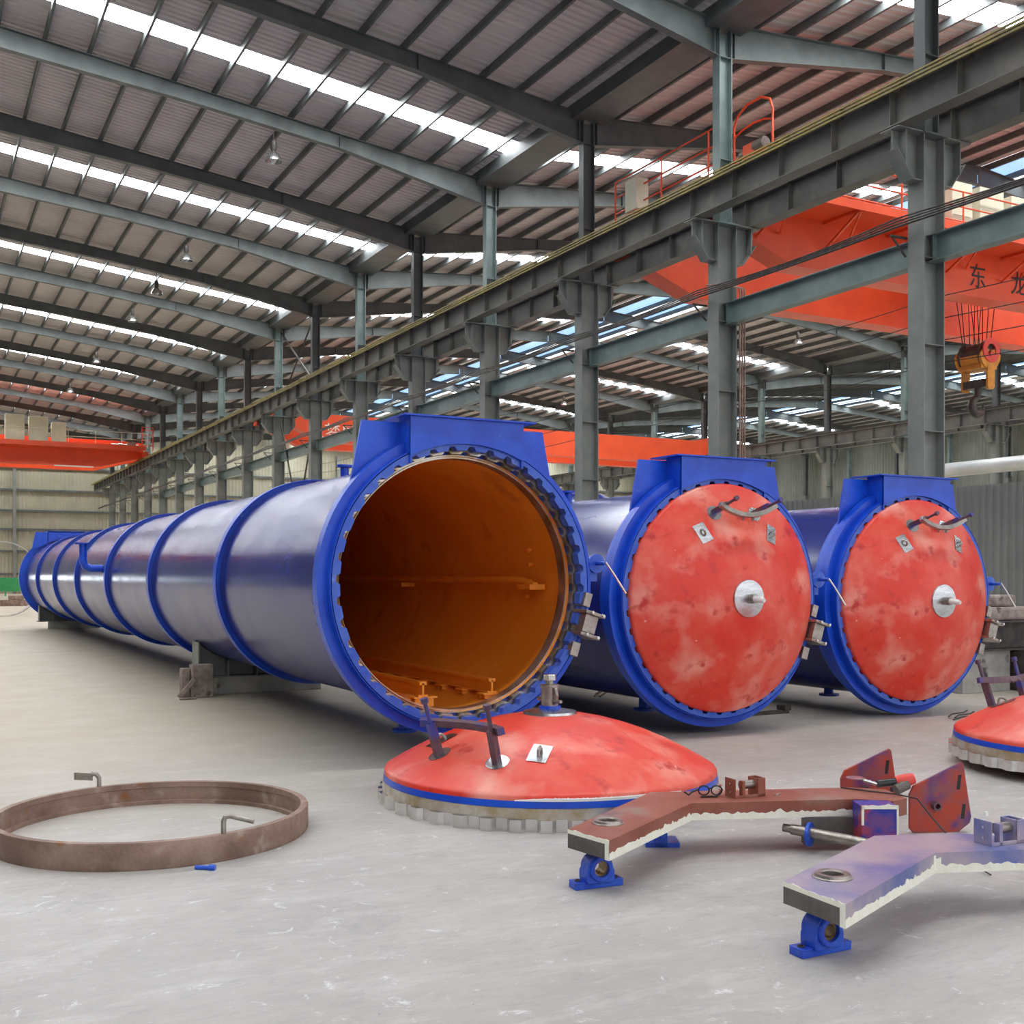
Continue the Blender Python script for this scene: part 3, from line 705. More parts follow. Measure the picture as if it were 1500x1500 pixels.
# ---------------------------------------------------------------- autoclaves (local origin at floor below front ring centre, +y runs back)
def toothed_ring(q, ro, r_in, r_gap, y0, y1, nt=40, duty=4):
    nn = nt*8; k = len(q.v)
    for i in range(nn):
        a = 2*PI*i/nn; r = r_in if (i % 8) < duty else r_gap
        for rr, y in ((ro,y0),(r,y0),(r,y1),(ro,y1)): q.v.append((rr*math.cos(a), y, rr*math.sin(a)))
    for i in range(nn):
        j = (i+1) % nn
        for e in range(4): q.f.append((k+i*4+e, k+j*4+e, k+j*4+(e+1)%4, k+i*4+(e+1)%4))
def autoclave(x, y, z, label, open_=True, bands=True):
    r = empty('autoclave', (x, y, 0)); LEN = 30.8
    def B(q, n, m, sm=35, b=0, par=None):
        q.v = [(a, b_, c+z) for a, b_, c in q.v]; return q.build(n, m, par or r, sm, b)
    # shell with inner primer skin as its own part
    B(MB().lathe([(1.215,.40),(1.232,.42),(1.232,LEN-.4),(1.215,LEN-.4)], 128, 'y'), 'shell', 'blue_body')
    B(MB().lathe([(1.205,.16),(1.205,LEN-.4)], 128, 'y', closed=False), 'inner_lining', 'rust_in')
    B(MB().lathe([(0,LEN+.15),(.6,LEN+.05),(1.0,LEN-.15),(1.205,LEN-.4)], 96, 'y', closed=False), 'rear_cap', 'rust_in')
    # locking ring with inner teeth, guard ring, drum
    q = MB(); toothed_ring(q, 1.32, 1.245, 1.283, 0, .10, 40, 5); B(q, 'locking_ring', 'blue_in', 20)
    B(MB().lathe([(1.285,.16),(1.33,.0),(1.335,.0),(1.335,.42),(1.285,.42)], 128, 'y'), 'ring_drum', 'blue', 30)
    B(MB().lathe([(1.325,.10),(1.425,.10),(1.425,.22),(1.40,.22),(1.40,.13),(1.325,.13)], 128, 'y'), 'guard_ring', 'blue', 30)
    B(MB().lathe([(1.21,.22),(1.37,.22),(1.36,.36),(1.25,.50),(1.21,.50)], 128, 'y'), 'flange_neck', 'blue', 30)
    q = MB(); toothed_ring(q, 1.30, 1.225, 1.248, .13, .22, 40, 5); B(q, 'seal_ring', 'brass', 20)
    B(MB().lathe([(1.19,.20),(1.222,.20),(1.222,.34),(1.19,.34)], 128, 'y'), 'seal_seat', 'brass', 30)
    # reinforcing bands
    for k in range(1, 7):
        B(MB().lathe([(1.232,4.4*k-.012),(1.30,4.4*k-.012),(1.30,4.4*k+.012),(1.232,4.4*k+.012)], 128, 'y').lathe([(1.232,4.4*k+.06),(1.296,4.4*k+.06),(1.296,4.4*k+.085),(1.232,4.4*k+.085)], 128, 'y').lathe([(1.288,4.4*k-.07),(1.30,4.4*k-.07),(1.30,4.4*k+.09),(1.288,4.4*k+.09)], 128, 'y'), 'reinforcing_band', 'blue', 30)
    # weld seams of shell are pattern: thin circumferential beads
    # hood over the ring
    for yy, rr in ((.24, None), (LEN-.6, None)):
        hd = B(MB().slab([(-1.06,.93),(-.95,1.50),(.95,1.50),(1.06,.93),(.80,1.02),(.42,1.22),(0,1.30),(-.42,1.22),(-.80,1.02)], yy, yy+.03), 'hood_back_plate', 'blue', None)
        f_ = -.262 if yy < 1 else .30
        y0, y1 = sorted((yy, yy+f_)); yf = yy+f_
        q = MB()
        q.slab([(-.585,1.10),(-.585,1.53),(-.565,1.53),(-.565,1.10)], y0, y1); q.slab([(.565,1.10),(.565,1.53),(.585,1.53),(.585,1.10)], y0, y1)
        arc = [(-.585,1.53),(-.585,1.17)]+[(1.305*math.cos(a), 1.305*math.sin(a)) for a in [PI*(.645-.029*i) for i in range(11)]]+[(.585,1.17),(.585,1.53)]
        q.slab(arc, yf-.012, yf+.012)
        B(q, 'hood_box', 'blue', None)
        q = MB(); q.box(-.66,.70,min(yf-.05,yy+.0),max(yf+.05,yy+.20),1.53,1.545); B(q, 'hood_cover', 'blue', None)
    # rear locking ring
    B(MB().lathe([(1.2,LEN-.35),(1.425,LEN-.35),(1.425,LEN-.2),(1.34,LEN-.2),(1.34,LEN),(1.2,LEN)], 96, 'y'), 'rear_ring', 'blue', 30)
    # saddles
    for sy in (7.35, 30.0):
        q = MB(); hw = .86; dz = -.88
        arc = [(1.24*math.cos(a), 1.24*math.sin(a)) for a in [PI+.79+i*(PI-1.58)/14 for i in range(15)]]
        q.slab([(-hw,dz)]+arc+[(hw,dz),(hw,-z+.27),(-hw,-z+.27)], -.012, .012)
        for s_ in (-1, -.5, 0, .5, 1):
            xx = s_*hw; zt = -math.sqrt(1.24**2-xx**2)-.005
            q.box(xx-.012, xx+.012, -.2, .2, -z+.27, zt)
        q.box(-.92,.92,-.24,.24,-z+.25,-z+.27)
        q.v = [(a, b_+sy, c) for a, b_, c in q.v]
        B(q, 'saddle_support', 'steel', None)
        q = MB(); q.box(-.58,1.0,sy-.18,sy+.18,-z+.0,-z+.25)
        B(q, 'saddle_beam', 'concrete_block', None, .01)
    # nozzles
    q = MB().tube([(0,1.5,-1.2),(0,1.5,-z+.14)], .065, 16); q.lathe([(0,-z+.11),(.13,-z+.11),(.13,-z+.14),(0,-z+.14)], 24, 'z', (0,1.5,0), closed=False)
    B(q, 'drain_nozzle', 'blue')
    q = MB().tube([(-.05,3.2,1.2),(-.05,3.2,1.36)], .05, 14).lathe([(0,1.36),(.095,1.36),(.095,1.385),(0,1.385)], 20, 'z', (-.05,3.2,0), closed=False)
    B(q, 'top_nozzle', 'blue')
    q = MB().tube([(-1.18,14.1,.22),(-1.42,14.1,.22),(-1.52,14.1,.26),(-1.56,14.1,.36),(-1.56,14.1,.70)], .075, 14).lathe([(0,.70),(.15,.70),(.15,.725),(0,.725)], 20, 'z', (-1.56,14.1,0), closed=False)
    B(q, 'elbow_pipe', 'blue')
    # valve with lever on the right
    lv = MB().lathe([(0,-.02),(.095,-.02),(.095,.02),(0,.02)], 28, 'y', (1.50,.12,.20), closed=False); lv.box(1.40,1.52,.13,.2,.02,.24); lv.tube([(1.5,.12,.2),(1.5,-.06,.2)], .022, 10)
    lvo = B(lv, 'valve_disc', 'blue_in')
    q = MB().tube([(1.5,-.06,.21),(1.57,-.09,.10),(1.70,-.12,-.10)], .012, 8); q.v = [(a, b_, c+z) for a, b_, c in q.v]; q.build('valve_lever', 'rim', lvo, 40)
    # safety interlock bracket
    mx = Matrix.Rotation(.30, 4, 'Y')
    q = MB()
    q.box(1.27,1.42,-.12,.10,-.09,.09, mx)
    for zz in (-.12, .10): q.box(1.24,1.47,-.16,.10,zz-.012,zz+.022, mx)
    q.box(1.25,1.33,-.05,.08,.16,.30, mx); q.box(1.25,1.34,-.05,.04,-.34,-.20, mx)
    ib = B(q, 'safety_interlock', 'galv', None, .006)
    q = MB()
    for zz in (-.11, .11):
        for xx in (1.30, 1.43): q.tube([mx @ Vector((xx,-.19,zz)), mx @ Vector((xx,-.15,zz))], .014, 8)
    q.v = [(a, b_, c+z) for a, b_, c in q.v]; q.build('bolt', 'rim', ib)
    if open_:
        q = MB().tube([(1.07,.6,-.03),(1.07,.85,.02),(1.07,1.0,.03),(1.07,26,.03)], .04, 12); B(q, 'steam_pipe', 'rust_in')
        for yy in (.62, 4.0, 8.0, 12, 16):
            q = MB(); q.box(1.0,1.18,yy-.03,yy+.24,-.065,-.012); B(q, 'pipe_bracket', 'rust_in', None)
        for rx in (-.27, .47):
            q = MB(); q.box(rx-.009,rx+.009,.40,28,-1.06,-.95); q.box(rx-.05,rx+.05,.40,28,-1.075,-1.06); q.box(rx-.035,rx+.035,.40,28,-.965,-.935)
            B(q, 'rail', 'rust_in', None)
        q = MB(); yy = .36
        while yy < 28:
            for rx in (-.27, .47):
                q.box(rx-.11,rx+.13,yy,yy+.16,-1.09,-1.075); q.box(rx-.09,rx+.10,yy+.02,yy+.05,-1.13 if rx > 0 else -1.17,-1.09); q.box(rx-.09,rx+.10,yy+.11,yy+.14,-1.13 if rx > 0 else -1.17,-1.09)
            yy += .5
        B(q, 'rail_chair', 'rust_in', None)['kind'] = 'stuff'
        q = MB()
        for a in (-.12, .02, .17, .30): q.tube([(1.19*math.cos(a),.9-.3*a,1.19*math.sin(a)),(1.14*math.cos(a),.9-.3*a,1.14*math.sin(a))], .02, 6)
        B(q, 'wall_stud', 'rust_in')
    else:
        d = empty('door'); d.parent = r; d.location = (0, .20, z); d.rotation_euler = (PI/2, 0, 0)
        dm, za = door_parts(d, 1.0, rim=False); spindle_pin(d, za)
        MB().lathe([(1.0,.0),(1.235,.0),(1.235,.15),(1.0,.15)], 96).build('door_edge', 'blue', d, 30)
    return tag(r, label, 'pressure vessel', 'blue autoclaves on the floor')
a1 = autoclave(4.587, 9.403, 1.671, 'open blue autoclave without a door, showing its orange interior')
a2 = autoclave(7.876, 9.735, 1.503, 'blue autoclave closed by a red door, standing in the middle', False)
a3 = autoclave(11.067, 9.919, 1.44, 'blue autoclave closed by a red door, rightmost before grey partition', False)
# red strips lying on hood of open vessel
q = MB(); q.box(-.45,.62,-.02,.02,0,.02); q.box(-.1,.1,-.04,.04,.02,.035); q.box(.42,.55,-.04,.04,.02,.035)
tag(q.build('red_strip', 'redplastic', loc=(4.6, 9.75, 1.671+1.55)), 'thin red steel strip lying on top of the open vessel hood', 'steel strip')

# ---------------------------------------------------------------- timber packing under first vessel saddle
q = MB(); q.box(0,.30,-.12,.12,0,.47); q.box(-.13,-.01,-.02,.14,0,.42); q.bar((-.20,-.16,.02),(.02,-.2,.28),.05,.07); q.box(-.22,.02,-.3,-.26,0,.03)
o = q.build('timber_block', 'wood', None, None, .012, (3.56, 16.34, 0)); tag(o, 'weathered timber block propping left end of the open vessel saddle', 'block')

# ---------------------------------------------------------------- loose lids on the floor
def lid(x, y, z, ang, label, s):
    r = empty('autoclave_door', (x, y, z), ang)
    dm, za = door_parts(r, s, rim=True); spindle_bolt(r, za*s+.0, s)
    return tag(r, label, 'vessel door', 'loose red doors on the floor')
S = 1.047
def dome_primer(root, a0, a1, s, seed):
    q = MB(); rnd = random.Random(seed); n = 150; R_ = 1.256*s
    for i in range(n+1):
        a = a0+(a1-a0)*i/n; e = min(1, min(i, n-i)/25); t = e*(.012+rnd.random()*.014)
        for rr, z in ((R_+.002, .2*s),(R_+.002, .2*s+.018*e),(R_-.012+.0, .222*s+t*.5)): q.v.append((rr*math.cos(a), rr*math.sin(a), z))
    for i in range(n):
        k = i*3; q.f += [(k,k+3,k+4,k+1),(k+1,k+4,k+5,k+2)]
    q.build('primer_edge', 'white', root)
# local +y is the handle side
l1 = lid(4.50, 7.72, 0.0, math.atan2(-.36, -.93)-PI/2, 'red domed vessel door lying on the floor before the open autoclave', S)
dome_primer(l1, math.radians(118), math.radians(174), S, 2)
l2 = lid(9.58, 6.37, .09, math.radians(97)-PI/2, 'red domed vessel door on the floor, cut by right edge', S)
q = MB(); q.box(-.14,.16,-.05,.05,0,.088); tag(q.build('packing_block', 'brass', None, None, .006, (8.62, 6.02, 0)), 'short blue-ended steel packing block under edge of right-hand lid', 'block')
bpy.data.objects['packing_block'].rotation_euler = (0,0,-.5)
q = MB(); q.box(-.2,.2,-.06,.06,0,.088); tag(q.build('packing_block', 'brass', None, None, .006, (9.9, 7.2, 0)), 'steel packing block hidden behind right-hand lid', 'block')

# ---------------------------------------------------------------- rusty ring on the floor
rg = empty('steel_ring', (1.47, 7.88, 0))
MB().lathe([(.965,.0),(1.03,.0),(1.035,.01),(1.035,.155),(1.03,.165),(.985,.165),(.985,.125),(.995,.12),(.995,.03),(.965,.025)], 160).build('ring_body', 'rust', rg, 35)
def hook(ax, pts):
    MB().tube(pts, .016, 10).build('bent_rod_handle', 'galv', rg, 40)
a = math.radians(-70)
hx0, hy0 = 1.01*math.cos(-1.34), 1.01*math.sin(-1.34)
hook(0, [(hx0,hy0,.16),(hx0,hy0,.24),(hx0+.01,hy0,.265),(hx0+.04,hy0-.01,.27),(hx0+.17,hy0-.07,.235)])
q = MB().tube([(-.215,.985,.16),(-.215,.985,.23),(-.235,.99,.26),(-.27,1.0,.265)], .017, 10); q.prism([(-.26,.98),(-.26,1.01),(-.38,1.08)], .215, .27); q.build('bent_rod_handle', 'galv', rg, 40)
tag(rg, 'flat rusty brown steel ring lying on the floor at lower left', 'ring')
q = MB().tube([(0,0,.014),(.07,-.05,.014)], .013, 10); q.tube([(.07,-.05,.014),(.10,-.07,.014)], .02, 8)
tag(q.build('small_bolt', 'pblue', smooth=40, loc=(1.50, 6.76, 0)), 'small blue bolt on the floor at front edge of rusty ring', 'bolt')

# ---------------------------------------------------------------- pillow block bearings
def pillow(loc, rz, label, cap=True):
    r = empty('pillow_block_bearing', loc, rz)
    q = MB(); q.box(-.15,.15,-.035,.055,0,.032); q.box(-.15,-.085,-.037,.057,.03,.042); q.box(.085,.15,-.037,.057,.03,.042)
    cz, R = .112, .078
    arc = [(R*math.cos(t), cz+R*math.sin(t)) for t in [PI*i/16 for i in range(17)]]
    prof = [(.10,.03)]+arc+[(-.10,.03)]
    # body with bore
    bo = [(.044*math.cos(t), cz+.044*math.sin(t)) for t in [2*PI*i/32 for i in range(32)]]
    out = []
    for t in [2*PI*i/32 for i in range(32)]:
        cx_, sz_ = math.cos(t), math.sin(t)
        if sz_ >= 0: out.append((R*cx_, cz+R*sz_))
        else:
            k = min((cz-.03)/max(-sz_,1e-6), (.088)/max(abs(cx_),1e-6)); out.append((k*cx_, cz+k*sz_))
    k0 = len(q.v)
    for y in (-.05, .05):
        q.v += [(x_, y, z_) for x_, z_ in out]; q.v += [(x_, y, z_) for x_, z_ in bo]
    for i in range(32):
        j = (i+1) % 32
        q.f += [(k0+i,k0+j,k0+32+j,k0+32+i), (k0+64+j,k0+64+i,k0+96+i,k0+96+j), (k0+i,k0+64+i,k0+64+j,k0+j)]
    q.build('housing', 'pblue', r, 35, .004)
    MB().lathe([(.046,-.066),(.066,-.066),(.072,-.06),(.072,.06),(.066,.066),(.046,.066)], 36, 'y', (0,0,cz)).build('face_ring', 'pblue', r, 30)
    MB().lathe([(.034,-.045),(.047,-.045),(.047,.045),(.034,.045)], 36, 'y', (0,0,cz)).build('bore_bush', 'bore', r, 30)
    q = MB()
    for x_ in (-.118, .118): q.lathe([(.010,.042),(.018,.042),(.018,.047),(.010,.047)], 16, 'z', (x_, .01, 0))
    q.build('bolt_hole_rim', 'iron', r, 30)
    if cap: MB().tube([(0,0,.185),(0,0,.208)], .014, 10).build('grease_nipple', 'plum', r, 40)
    return tag(r, label, 'bearing', 'blue pillow block bearings')
def RD(r, d): c, s = math.cos(YAW), math.sin(YAW); return (r*c+d*s, d*c-r*s)   # metres right of / ahead of the standing point
p1 = pillow((*RD(.478, 6.30), 0), -YAW+.40, 'blue pillow block bearing propping up the brown primed arm')
p2 = pillow((*RD(1.44, 5.20), 0), -YAW+.48, 'blue pillow block bearing under the mauve-blue arm, nearest to camera')

# ---------------------------------------------------------------- fabricated swing arms
def inset(poly, d):
    n = len(poly); out = []
    A = sum(poly[i][0]*poly[(i+1)%n][1]-poly[(i+1)%n][0]*poly[i][1] for i in range(n))
    sg = 1 if A > 0 else -1
    for i in range(n):
        p0, p1_, p2_ = Vector(poly[i-1]), Vector(poly[i]), Vector(poly[(i+1)%n])
        e1 = (p1_-p0).normalized(); e2 = (p2_-p1_).normalized()
        n1 = Vector((e1.y,-e1.x))*sg; n2 = Vector((e2.y,-e2.x))*sg
        b = (n1+n2); b = b/max(.3, b.dot(n1)) if b.length > 1e-6 else n1
        out.append(tuple(p1_+b*d))
    return out
def arm_edge(q, a, b, z0, z1, off, seed, jag=.008):
    """ragged cream primer strip on the outside of side a-b"""
    a = Vector(a); b = Vector(b); d = b-a; L = d.length; d.normalize(); nn = Vector((d.y,-d.x)); rnd = random.Random(seed)
    n = max(2, int(L/.02)); k = len(q.v)
    for i in range(n+1):
        p = a+d*(L*i/n); t = z1+rnd.uniform(-jag,jag)+(rnd.random() < .06)*.012
        for o_ in (off, -.002):
            q.v.append((p.x+nn.x*o_, p.y+nn.y*o_, z0)); q.v.append((p.x+nn.x*o_, p.y+nn.y*o_, t))
    for i in range(n):
        A = k+i*4; B_ = A+4
        q.f += [(A,B_,B_+1,A+1),(A+1,B_+1,B_+3,A+3),(A+2,A+3,B_+3,B_+2),(A,A+2,B_+2,B_)]
    q.f += [(k,k+1,k+3,k+2)]; e = k+n*4; q.f += [(e,e+2,e+3,e+1)]
def arm(name, poly, z0, z1, m, bush, r0, d0, label):
    r = empty('swing_arm', (*RD(r0, d0), 0), -YAW)
    P = [(a-r0, b-d0) for a, b in poly]
    bx, by = bush[0]-r0, bush[1]-d0
    hole = [(bx+.060*math.cos(2*PI*i/32), by+.060*math.sin(2*PI*i/32)) for i in range(32)]
    from mathutils.geometry import tessellate_polygon
    allp = P+hole; tri = tessellate_polygon([[Vector((a,b,0)) for a, b in P], [Vector((a,b,0)) for a, b in hole]])
    q = MB(); n_ = len(allp); q.v = [(a,b,z0) for a, b in allp]+[(a,b,z1) for a, b in allp]
    q.f = [tuple(t) for t in tri]+[tuple(i+n_ for i in t) for t in tri]
    for i in range(len(P)): j = (i+1) % len(P); q.f.append((i,j,n_+j,n_+i))
    for i in range(32): a_, b_ = len(P)+i, len(P)+(i+1) % 32; q.f.append((a_,b_,n_+b_,n_+a_))
    q.build('arm_box', m, r)
    q = MB()
    # P[0]->P[1] is the outer end; P[1]->P[2]->P[3] the near side
    arm_edge(q, P[1], P[2], z0-.003, z0+.038, .003, 3); arm_edge(q, P[2], P[3], z0-.003, z0+.038, .003, 5)
    arm_edge(q, P[0], P[1], z1-.022, z1+.002, .003, 8, .004)
    d = (Vector(P[1])-Vector(P[0])).normalized(); pe = Vector(P[1])-d*.03
    arm_edge(q, pe, P[1], z0-.003, z1+.001, .004, 9, .001)
    q.build('primer_edge', 'creamp', r)
    dd = Vector(P[1])-Vector(P[0]); nn = Vector((dd.y,-dd.x)).normalized()
    q = MB(); a_, b_ = Vector(P[0]), Vector(P[1])
    q.prism([tuple(a_+nn*.0015), tuple(b_+nn*.0015), tuple(b_-nn*.002), tuple(a_-nn*.002)], z0, z1-.02); q.build('end_plate', 'plate_end', r)
    bx, by = bush[0]-r0, bush[1]-d0
    MB().lathe([(.052,z0+.005),(.052,z1+.014),(.056,z1+.02),(.064,z1+.022),(.082,z1+.02),(.086,z1+.008),(.094,z1+.004),(.094,z1-.002),(.0595,z1-.002),(.0595,z0+.005)], 40, 'z', (bx, by, 0)).build('bushing_ring', 'galv', r, 30)
    return r
P1 = [(.316,6.32),(.523,6.04),(1.129,7.04),(2.204,7.17),(2.42,7.10),(2.54,7.20),(2.50,7.50),(2.30,7.57),(.916,7.40)]
ar1 = arm('arm', P1, .213, .318, 'brown', (.555, 6.48), .42, 6.2, '')
r0, d0 = .42, 6.2
def loc1(r, d, z=0): return (r-r0, d-d0, z)
q = MB(); q.box(2.17-r0, 2.40-r0, 6.95-d0, 7.14-d0, .06, .318); q.build('pivot_housing', 'housing', ar1, None, .006)
q = MB(); arm_edge(q, (2.17-r0,6.95-d0), (2.40-r0,6.95-d0), .30, .322, .004, 21, .003)
arm_edge(q, (2.17-r0,6.95-d0), (2.185-r0,6.95-d0), .2, .322, .004, 22, .003); arm_edge(q, (2.388-r0,6.95-d0), (2.40-r0,6.95-d0), .12, .322, .004, 23, .003); q.build('primer_edge', 'creamp', ar1)
q = MB(); q.box(1.86-r0,2.17-r0,7.12-d0,7.20-d0,.04,.213); q.build('gusset_plate', 'plate_end', ar1)
q = MB().tube([loc1(1.78,7.13,.135), loc1(2.22,6.85,.10)], .033, 18); q.tube([loc1(1.735,7.16,.139), loc1(1.80,7.12,.134)], .026, 14); q.build('pivot_shaft', 'galv', ar1, 40)
ax = Vector((.44,-.28,0)).normalized(); c0 = Vector(loc1(1.87,7.075,.115))
MB().tube([c0, c0+ax*.02], .075, 28).build('shaft_flange', 'pblue', ar1, 30)
tag(ar1, 'brown primed steel swing arm lying on the floor, left of two', 'arm', 'fabricated door swing arms')
# hinge plates
def hinge_plate(name, off, label):
    h = empty('hinge_plate', (*RD(2.80+off[0], 7.62+off[1]), off[2]), -YAW+.10)
    q = MB(); out = [(-.03,.03),(-.03,.26),(0.0,.32),(.34,.475),(.355,.46),(.41,.10),(.40,.06),(.32,.0),(0,.0)]
    q.slab(out, -.012, .012); q.build('plate', 'plate', h, None, .004)
    s = MB()
    for (x_, z_) in ((.315,.34),(.345,.14)): s.slab([(x_-.012,z_-.05),(x_+.0,z_+.05),(x_+.024,z_+.05),(x_+.012,z_-.05)], -.0135, .0135)
    s.build('slot', 'black', h)
    t = MB().lathe([(.018,-.055),(.030,-.055),(.030,.03),(.018,.03)], 24, 'y', (.15,0,.185)); t.build('pin_boss', 'plum', h, 30)
    return tag(h, label, 'plate')
hinge_plate('a', (-.07,0,0), 'red and purple slotted hinge plate standing upright, nearer of two')
hinge_plate('b', (-.36,.60,.0), 'red slotted hinge plate behind the nearer one, carrying hand tool')
# arm 2
P2 = [(1.27,5.235),(1.448,4.865),(2.184,5.776),(3.06,5.89),(3.4,5.93),(3.4,6.25),(2.80,6.18),(2.64,6.11),(2.46,6.22),(1.993,6.155)]
P2 = [(1.27,5.235),(1.448,4.865),(2.184,5.776),(3.4,5.93),(3.4,6.28),(2.74,6.12),(2.46,6.22),(1.993,6.155)]
ar2 = arm('arm', P2, .218, .32, 'mauve', (1.52,5.31), 1.44, 5.2, '')
q = MB(); arm_edge(q, (2.184-1.44-.02,5.776-5.2-.025), (2.184-1.44,5.776-5.2), .22, .31, .004, 31, .006); arm_edge(q, (2.184-1.44,5.776-5.2), (2.184-1.44+.03,5.776-5.2+.004), .22, .295, .004, 32, .01); q.build('primer_edge', 'creamp', ar2)
tag(ar2, 'mauve-blue primed steel swing arm at lower right, nearest to camera', 'arm', 'fabricated door swing arms')
q = MB().box(3.05,3.25,5.95,6.2,0,.216); q.v = [(*RD(a_, b_), c_) for a_, b_, c_ in q.v]; tag(q.build('packing_block', 'wood'), 'timber block under right end of mauve-blue arm outside view', 'block')
q = MB().box(.92,1.0,7.2,7.38,0,.211); q.box(.86,1.08,7.2,7.4,0,.03); q.v = [(*RD(a_, b_), c_) for a_, b_, c_ in q.v]; tag(q.build('packing_block', 'pblue'), 'blue steel packing block under middle of brown arm', 'block')

# clamps (U bracket with roller) on arms
def clamp(loc, rz, m, label, s=1.0):
    r = empty('roller_bracket', loc, rz)
    def bb(q, n, mm, sm=None, b=.002):
        q.v = [(a_*s,b_*s,c_*s) for a_, b_, c_ in q.v]; return q.build(n, mm, r, sm, b)
    q = MB(); q.box(-.135,-.128,-.055,.075,0,.14); q.box(-.135,-.06,-.058,-.05,.0,.012); q.box(-.075,-.05,-.06,-.02,0,.125); q.box(-.135,.13,-.06,-.045,0,.02)
    q.box(.06,.13,-.06,-.052,.0,.135); q.box(.06,.068,-.06,.06,0,.135); q.box(.122,.13,-.06,.06,0,.135); q.box(.06,.13,.052,.06,0,.135)
    bb(q, 'bracket_frame', m)
    bb(MB().tube([(-.05,.0,.085),(.062,.0,.085)], .032, 20), 'roller', 'galv', 40, 0)
    q = MB()
    for z_ in (.04, .10): q.tube([(-.142,.0,z_),(-.132,0,z_)], .008, 8)
    bb(q, 'rivet', 'chrome', None, 0)
    return tag(r, label, 'bracket', 'roller brackets on the swing arms')
clamp((*RD(1.52, 7.27), .318), -YAW+.42, 'brown', 'brown roller bracket welded on top of the brown swing arm', .88)
clamp((*RD(2.62, 6.0), .32), -YAW+.42, 'mauve', 'silver and mauve roller bracket on top of mauve-blue arm', .92)
# safety glasses
gl = empty('glasses', (*RD(1.285, 7.26), .318), -YAW)
for sx in (-1, 1):
    ring = [(sx*.036+.030*math.cos(t), 0, .034+.026*math.sin(t)) for t in [2*PI*i/20 for i in range(20)]]
    MB().tube(ring, .0045, 6, closed=True).build('lens_frame', 'black', gl, 50)
MB().tube([(-.008,0,.045),(.008,0,.045)], .004, 6).build('nose_bridge', 'black', gl)
MB().tube([(-.066,0,.04),(-.10,-.01,.03),(-.125,-.02,.012),(-.15,-.02,.03)], .006, 6).build('temple_arm', 'black', gl, 50)
MB().tube([(.066,0,.04),(.07,.05,.02),(.03,-.03,.006),(-.06,-.04,.006)], .006, 6).build('temple_arm', 'black', gl, 50)
gl.scale = (1.15,1.15,1.15)
tag(gl, 'pair of black safety glasses lying on the brown arm', 'glasses')
q = MB().prism([(.012*math.cos(i*PI/3), .012*math.sin(i*PI/3)) for i in range(6)], 0, .014); q.tube([(0.01,0,.008),(.04,.01,.008)], .005, 6)
tag(q.build('loose_bolt', 'rim', loc=(*RD(1.715, 7.28), .318)), 'small shiny bolt lying beside the brown roller bracket', 'bolt')

# hand tool (grinder) on hinge plate and its cord
gt = empty('angle_grinder', (*RD(2.63, 7.62), .335), -YAW+.15)
MB().tube([(-.13,0,.0),(-.02,0,.01)], .022, 12).build('handle', 'black', gt, 40)
MB().tube([(-.02,0,.01),(.0,-.0,.012),(.05,-.01,.02),(.085,-.015,.03)], [.026,.034,.037,.03], 16).build('motor_body', 'redplastic', gt, 40)
MB().tube([(-.03,-.03,-.03),(.04,-.02,.0)], [.03,.033], 14).build('gear_head', 'plate_end', gt, 40)
MB().lathe([(0,0),(.05,0),(.05,.004),(0,.004)], 28, 'z', (-.24,.04,.03), closed=False).build('grinding_disc', 'rim', gt, 30)
MB().tube([(-.13,0,0),(-.2,.03,.02)], .01, 8).build('spindle_guard', 'rim', gt, 40)
gt.scale = (1.2,1.2,1.2)
tag(gt, 'red and black hand grinder resting between the two hinge plates', 'power tool')
q = MB()
pts = [RD(2.21,7.52)+(.326,), RD(2.35,7.40)+(.326,), RD(2.50,7.30)+(.326,), RD(2.60,7.18)+(.318,), RD(2.66,7.10)+(.22,), RD(2.72,6.95)+(.12,), RD(2.76,6.75)+(.02,), RD(2.78,6.5)+(.012,)]
tag(MB().tube(pts, .005, 6).build('tool_cord', 'rope', smooth=50), 'thin cord trailing over end of brown arm to the floor', 'cord')
q = MB().box(-.015,.015,-.01,.01,0,.03); tag(q.build('white_tag', 'white', loc=(*RD(3.45, 8.15), 0)), 'tiny white scrap on the floor below the right-hand lid', 'scrap')

# ---------------------------------------------------------------- right background clutter
q = MB(); q.box(-.9,.15,-.5,.5,0,.62); tag(q.build('concrete_block', 'concrete_block', None, None, .01, (14.6, 11.9, 0)), 'low grey concrete block streaked black, right of the last vessel', 'block')
q = MB(); q.box(-.6,.9,-.5,.5,0,.62); tag(q.build('concrete_block', 'iron', None, None, .01, (15.4, 11.1, 0)), 'dark stained block at right edge beside grey concrete block', 'block')
q = MB().tube([(0,0,0),(0,0,.6)], .06, 14); tag(q.build('post_stub', 'rust', None, 40, 0, (14.45, 10.6, 0)), 'short rusty post before the dark block at right edge', 'post')
q = MB(); q.box(-2.2,2.4,-.3,.3,.0,.02); q.box(-2.2,2.4,-.02,.02,.02,.42); q.box(-2.2,2.4,-.3,.3,.42,.45); q.box(-2.2,2.4,.28,.3,.0,.45)
tag(q.build('steel_channel', 'iron', None, None, 0, (15.9, 11.6, .622)), 'black steel beam lying on concrete blocks at right edge', 'beam')
q = MB(); q.box(-.5,.5,-.3,.3,0,.2); q.box(-.2,.3,-.2,.1,.2,.38)
tag(q.build('tarp_bundle', 'wood', None, None, .04, (14.6, 11.6, 1.075)), 'greenish grey bundle on black beam near the partition', 'bundle')
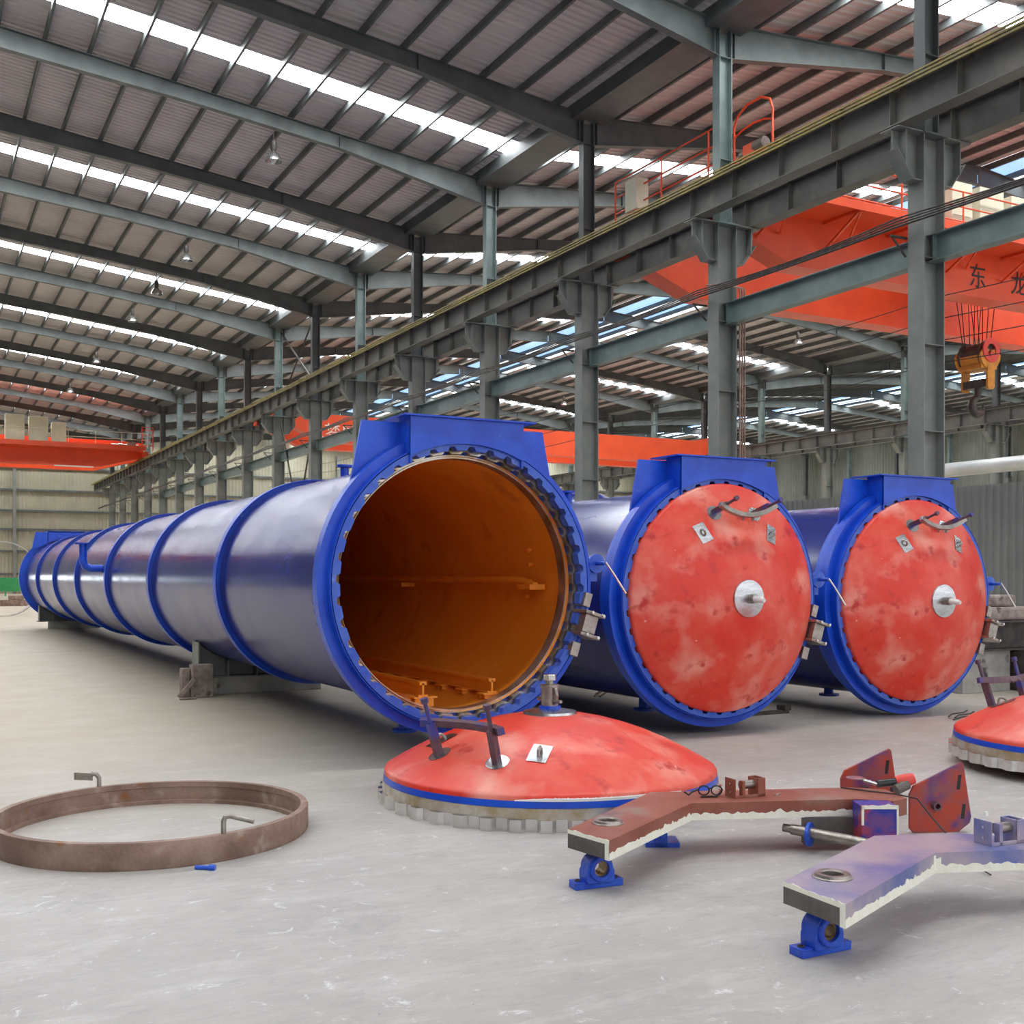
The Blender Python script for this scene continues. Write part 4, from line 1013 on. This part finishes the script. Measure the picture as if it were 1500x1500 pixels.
# tangled rods on floor by third vessel
q = MB(); rnd = random.Random(4)
for i in range(7):
    t = rnd.uniform(0, PI); c0 = Vector((rnd.uniform(-.5,.5), rnd.uniform(-.15,.15), .015+.004*i)); a_ = Vector((math.cos(.25+.3*rnd.random()), math.sin(.25+.3*rnd.random()), 0))*rnd.uniform(.35,.6)
    q.tube([c0-a_, c0-a_*.3+Vector((0,.05,0)), c0+a_*.4-Vector((0,.03,0)), c0+a_], .010, 6)
tag(q.build('wire_tangle', 'iron', smooth=50, loc=(11.9, 9.5, 0)), 'dark tangle of wire on the floor right of last vessel', 'wire', kind='stuff')
q = MB(); rnd = random.Random(9)
for i in range(6):
    c0 = Vector((rnd.uniform(-.6,.6), rnd.uniform(-.3,.3), .03)); q.tube([c0-Vector((.4,.1,0)), c0+Vector((0,.1,.12)), c0+Vector((.4,-.1,0))], .014, 6)
tag(q.build('hose_tangle', 'rust', smooth=50, loc=(9.6, 13.6, 0)), 'reddish tangle of hoses on floor between the closed vessels', 'hose', kind='stuff')
q = MB(); q.box(-.3,.3,-.04,.04,0,.04); q.box(.2,.3,-.08,.08,.04,.10)
tag(q.build('steel_offcut', 'iron', None, None, 0, (9.55, 10.9, 0)), 'small dark steel offcut on floor left of last vessel', 'offcut')
# distant blue vessel end behind second one
bt = empty('storage_tank', (20.2, 32, 0))
MB().lathe([(0,-.9),(.9,-.75),(1.6,-.4),(2.0,0),(2.05,.1),(2.05,8),(0,8)], 64, 'y', (0,0,2.55), closed=False).build('tank_shell', 'blue_body', bt, 35)
q = MB()
for y_ in (1.5, 6.5): q.box(-1.5,1.5,y_-.15,y_+.15,0,1.3)
q.build('tank_cradle', 'steel', bt)
tag(bt, 'dark blue tank end glimpsed between open vessel and middle vessel', 'tank')

# ---------------------------------------------------------------- far left clutter
def plate_arc(r, a0, a1, w, th, loc, rx, label, m):
    q = MB(); n = 28; 
    for i in range(n):
        t0 = a0+(a1-a0)*i/n; t1 = a0+(a1-a0)*(i+1)/n
        q.add([(rr*math.cos(t), y_, rr*math.sin(t)) for t in (t0,t1) for rr in (r,r+th) for y_ in (0,w)], [(0,1,3,2),(4,6,7,5),(0,4,5,1),(2,3,7,6),(0,2,6,4),(1,5,7,3)])
    o = q.build('curved_plate', m, None, 30, 0, loc); o.rotation_euler = rx
    tag(o, label, 'steel plate'); return o
plate_arc(1.5, PI*1.08, PI*1.75, .5, .03, (3.6, 52.5, 1.52), (0,0,.15), 'dark curved steel plate on floor at far left', 'galv')
plate_arc(2.0, PI*.15, PI*.95, .12, .05, (4.2, 64, 1.5), (0,0,.1), 'pale thin curved steel hoop standing at far left', 'pipe')
q = MB(); q.box(-1.5,3.2,0,.1,.4,1.55); 
for x_ in (-1.2, 1.0, 3.0): q.box(x_-.05,x_+.05,-.03,.1,0,1.6)
tag(q.build('green_screen', 'green', None, None, 0, (6.2, 104, 0)), 'low green sheet screen before the far wall at left', 'screen')
q = MB(); q.box(-1.4,1.6,-.4,.4,0,.35); q.box(-.6,.2,-.3,.3,.35,.6); tag(q.build('steel_stack', 'rust', None, None, .02, (5.6, 70, 0)), 'rusty heap of steel stock on floor at far left', 'steel stack')
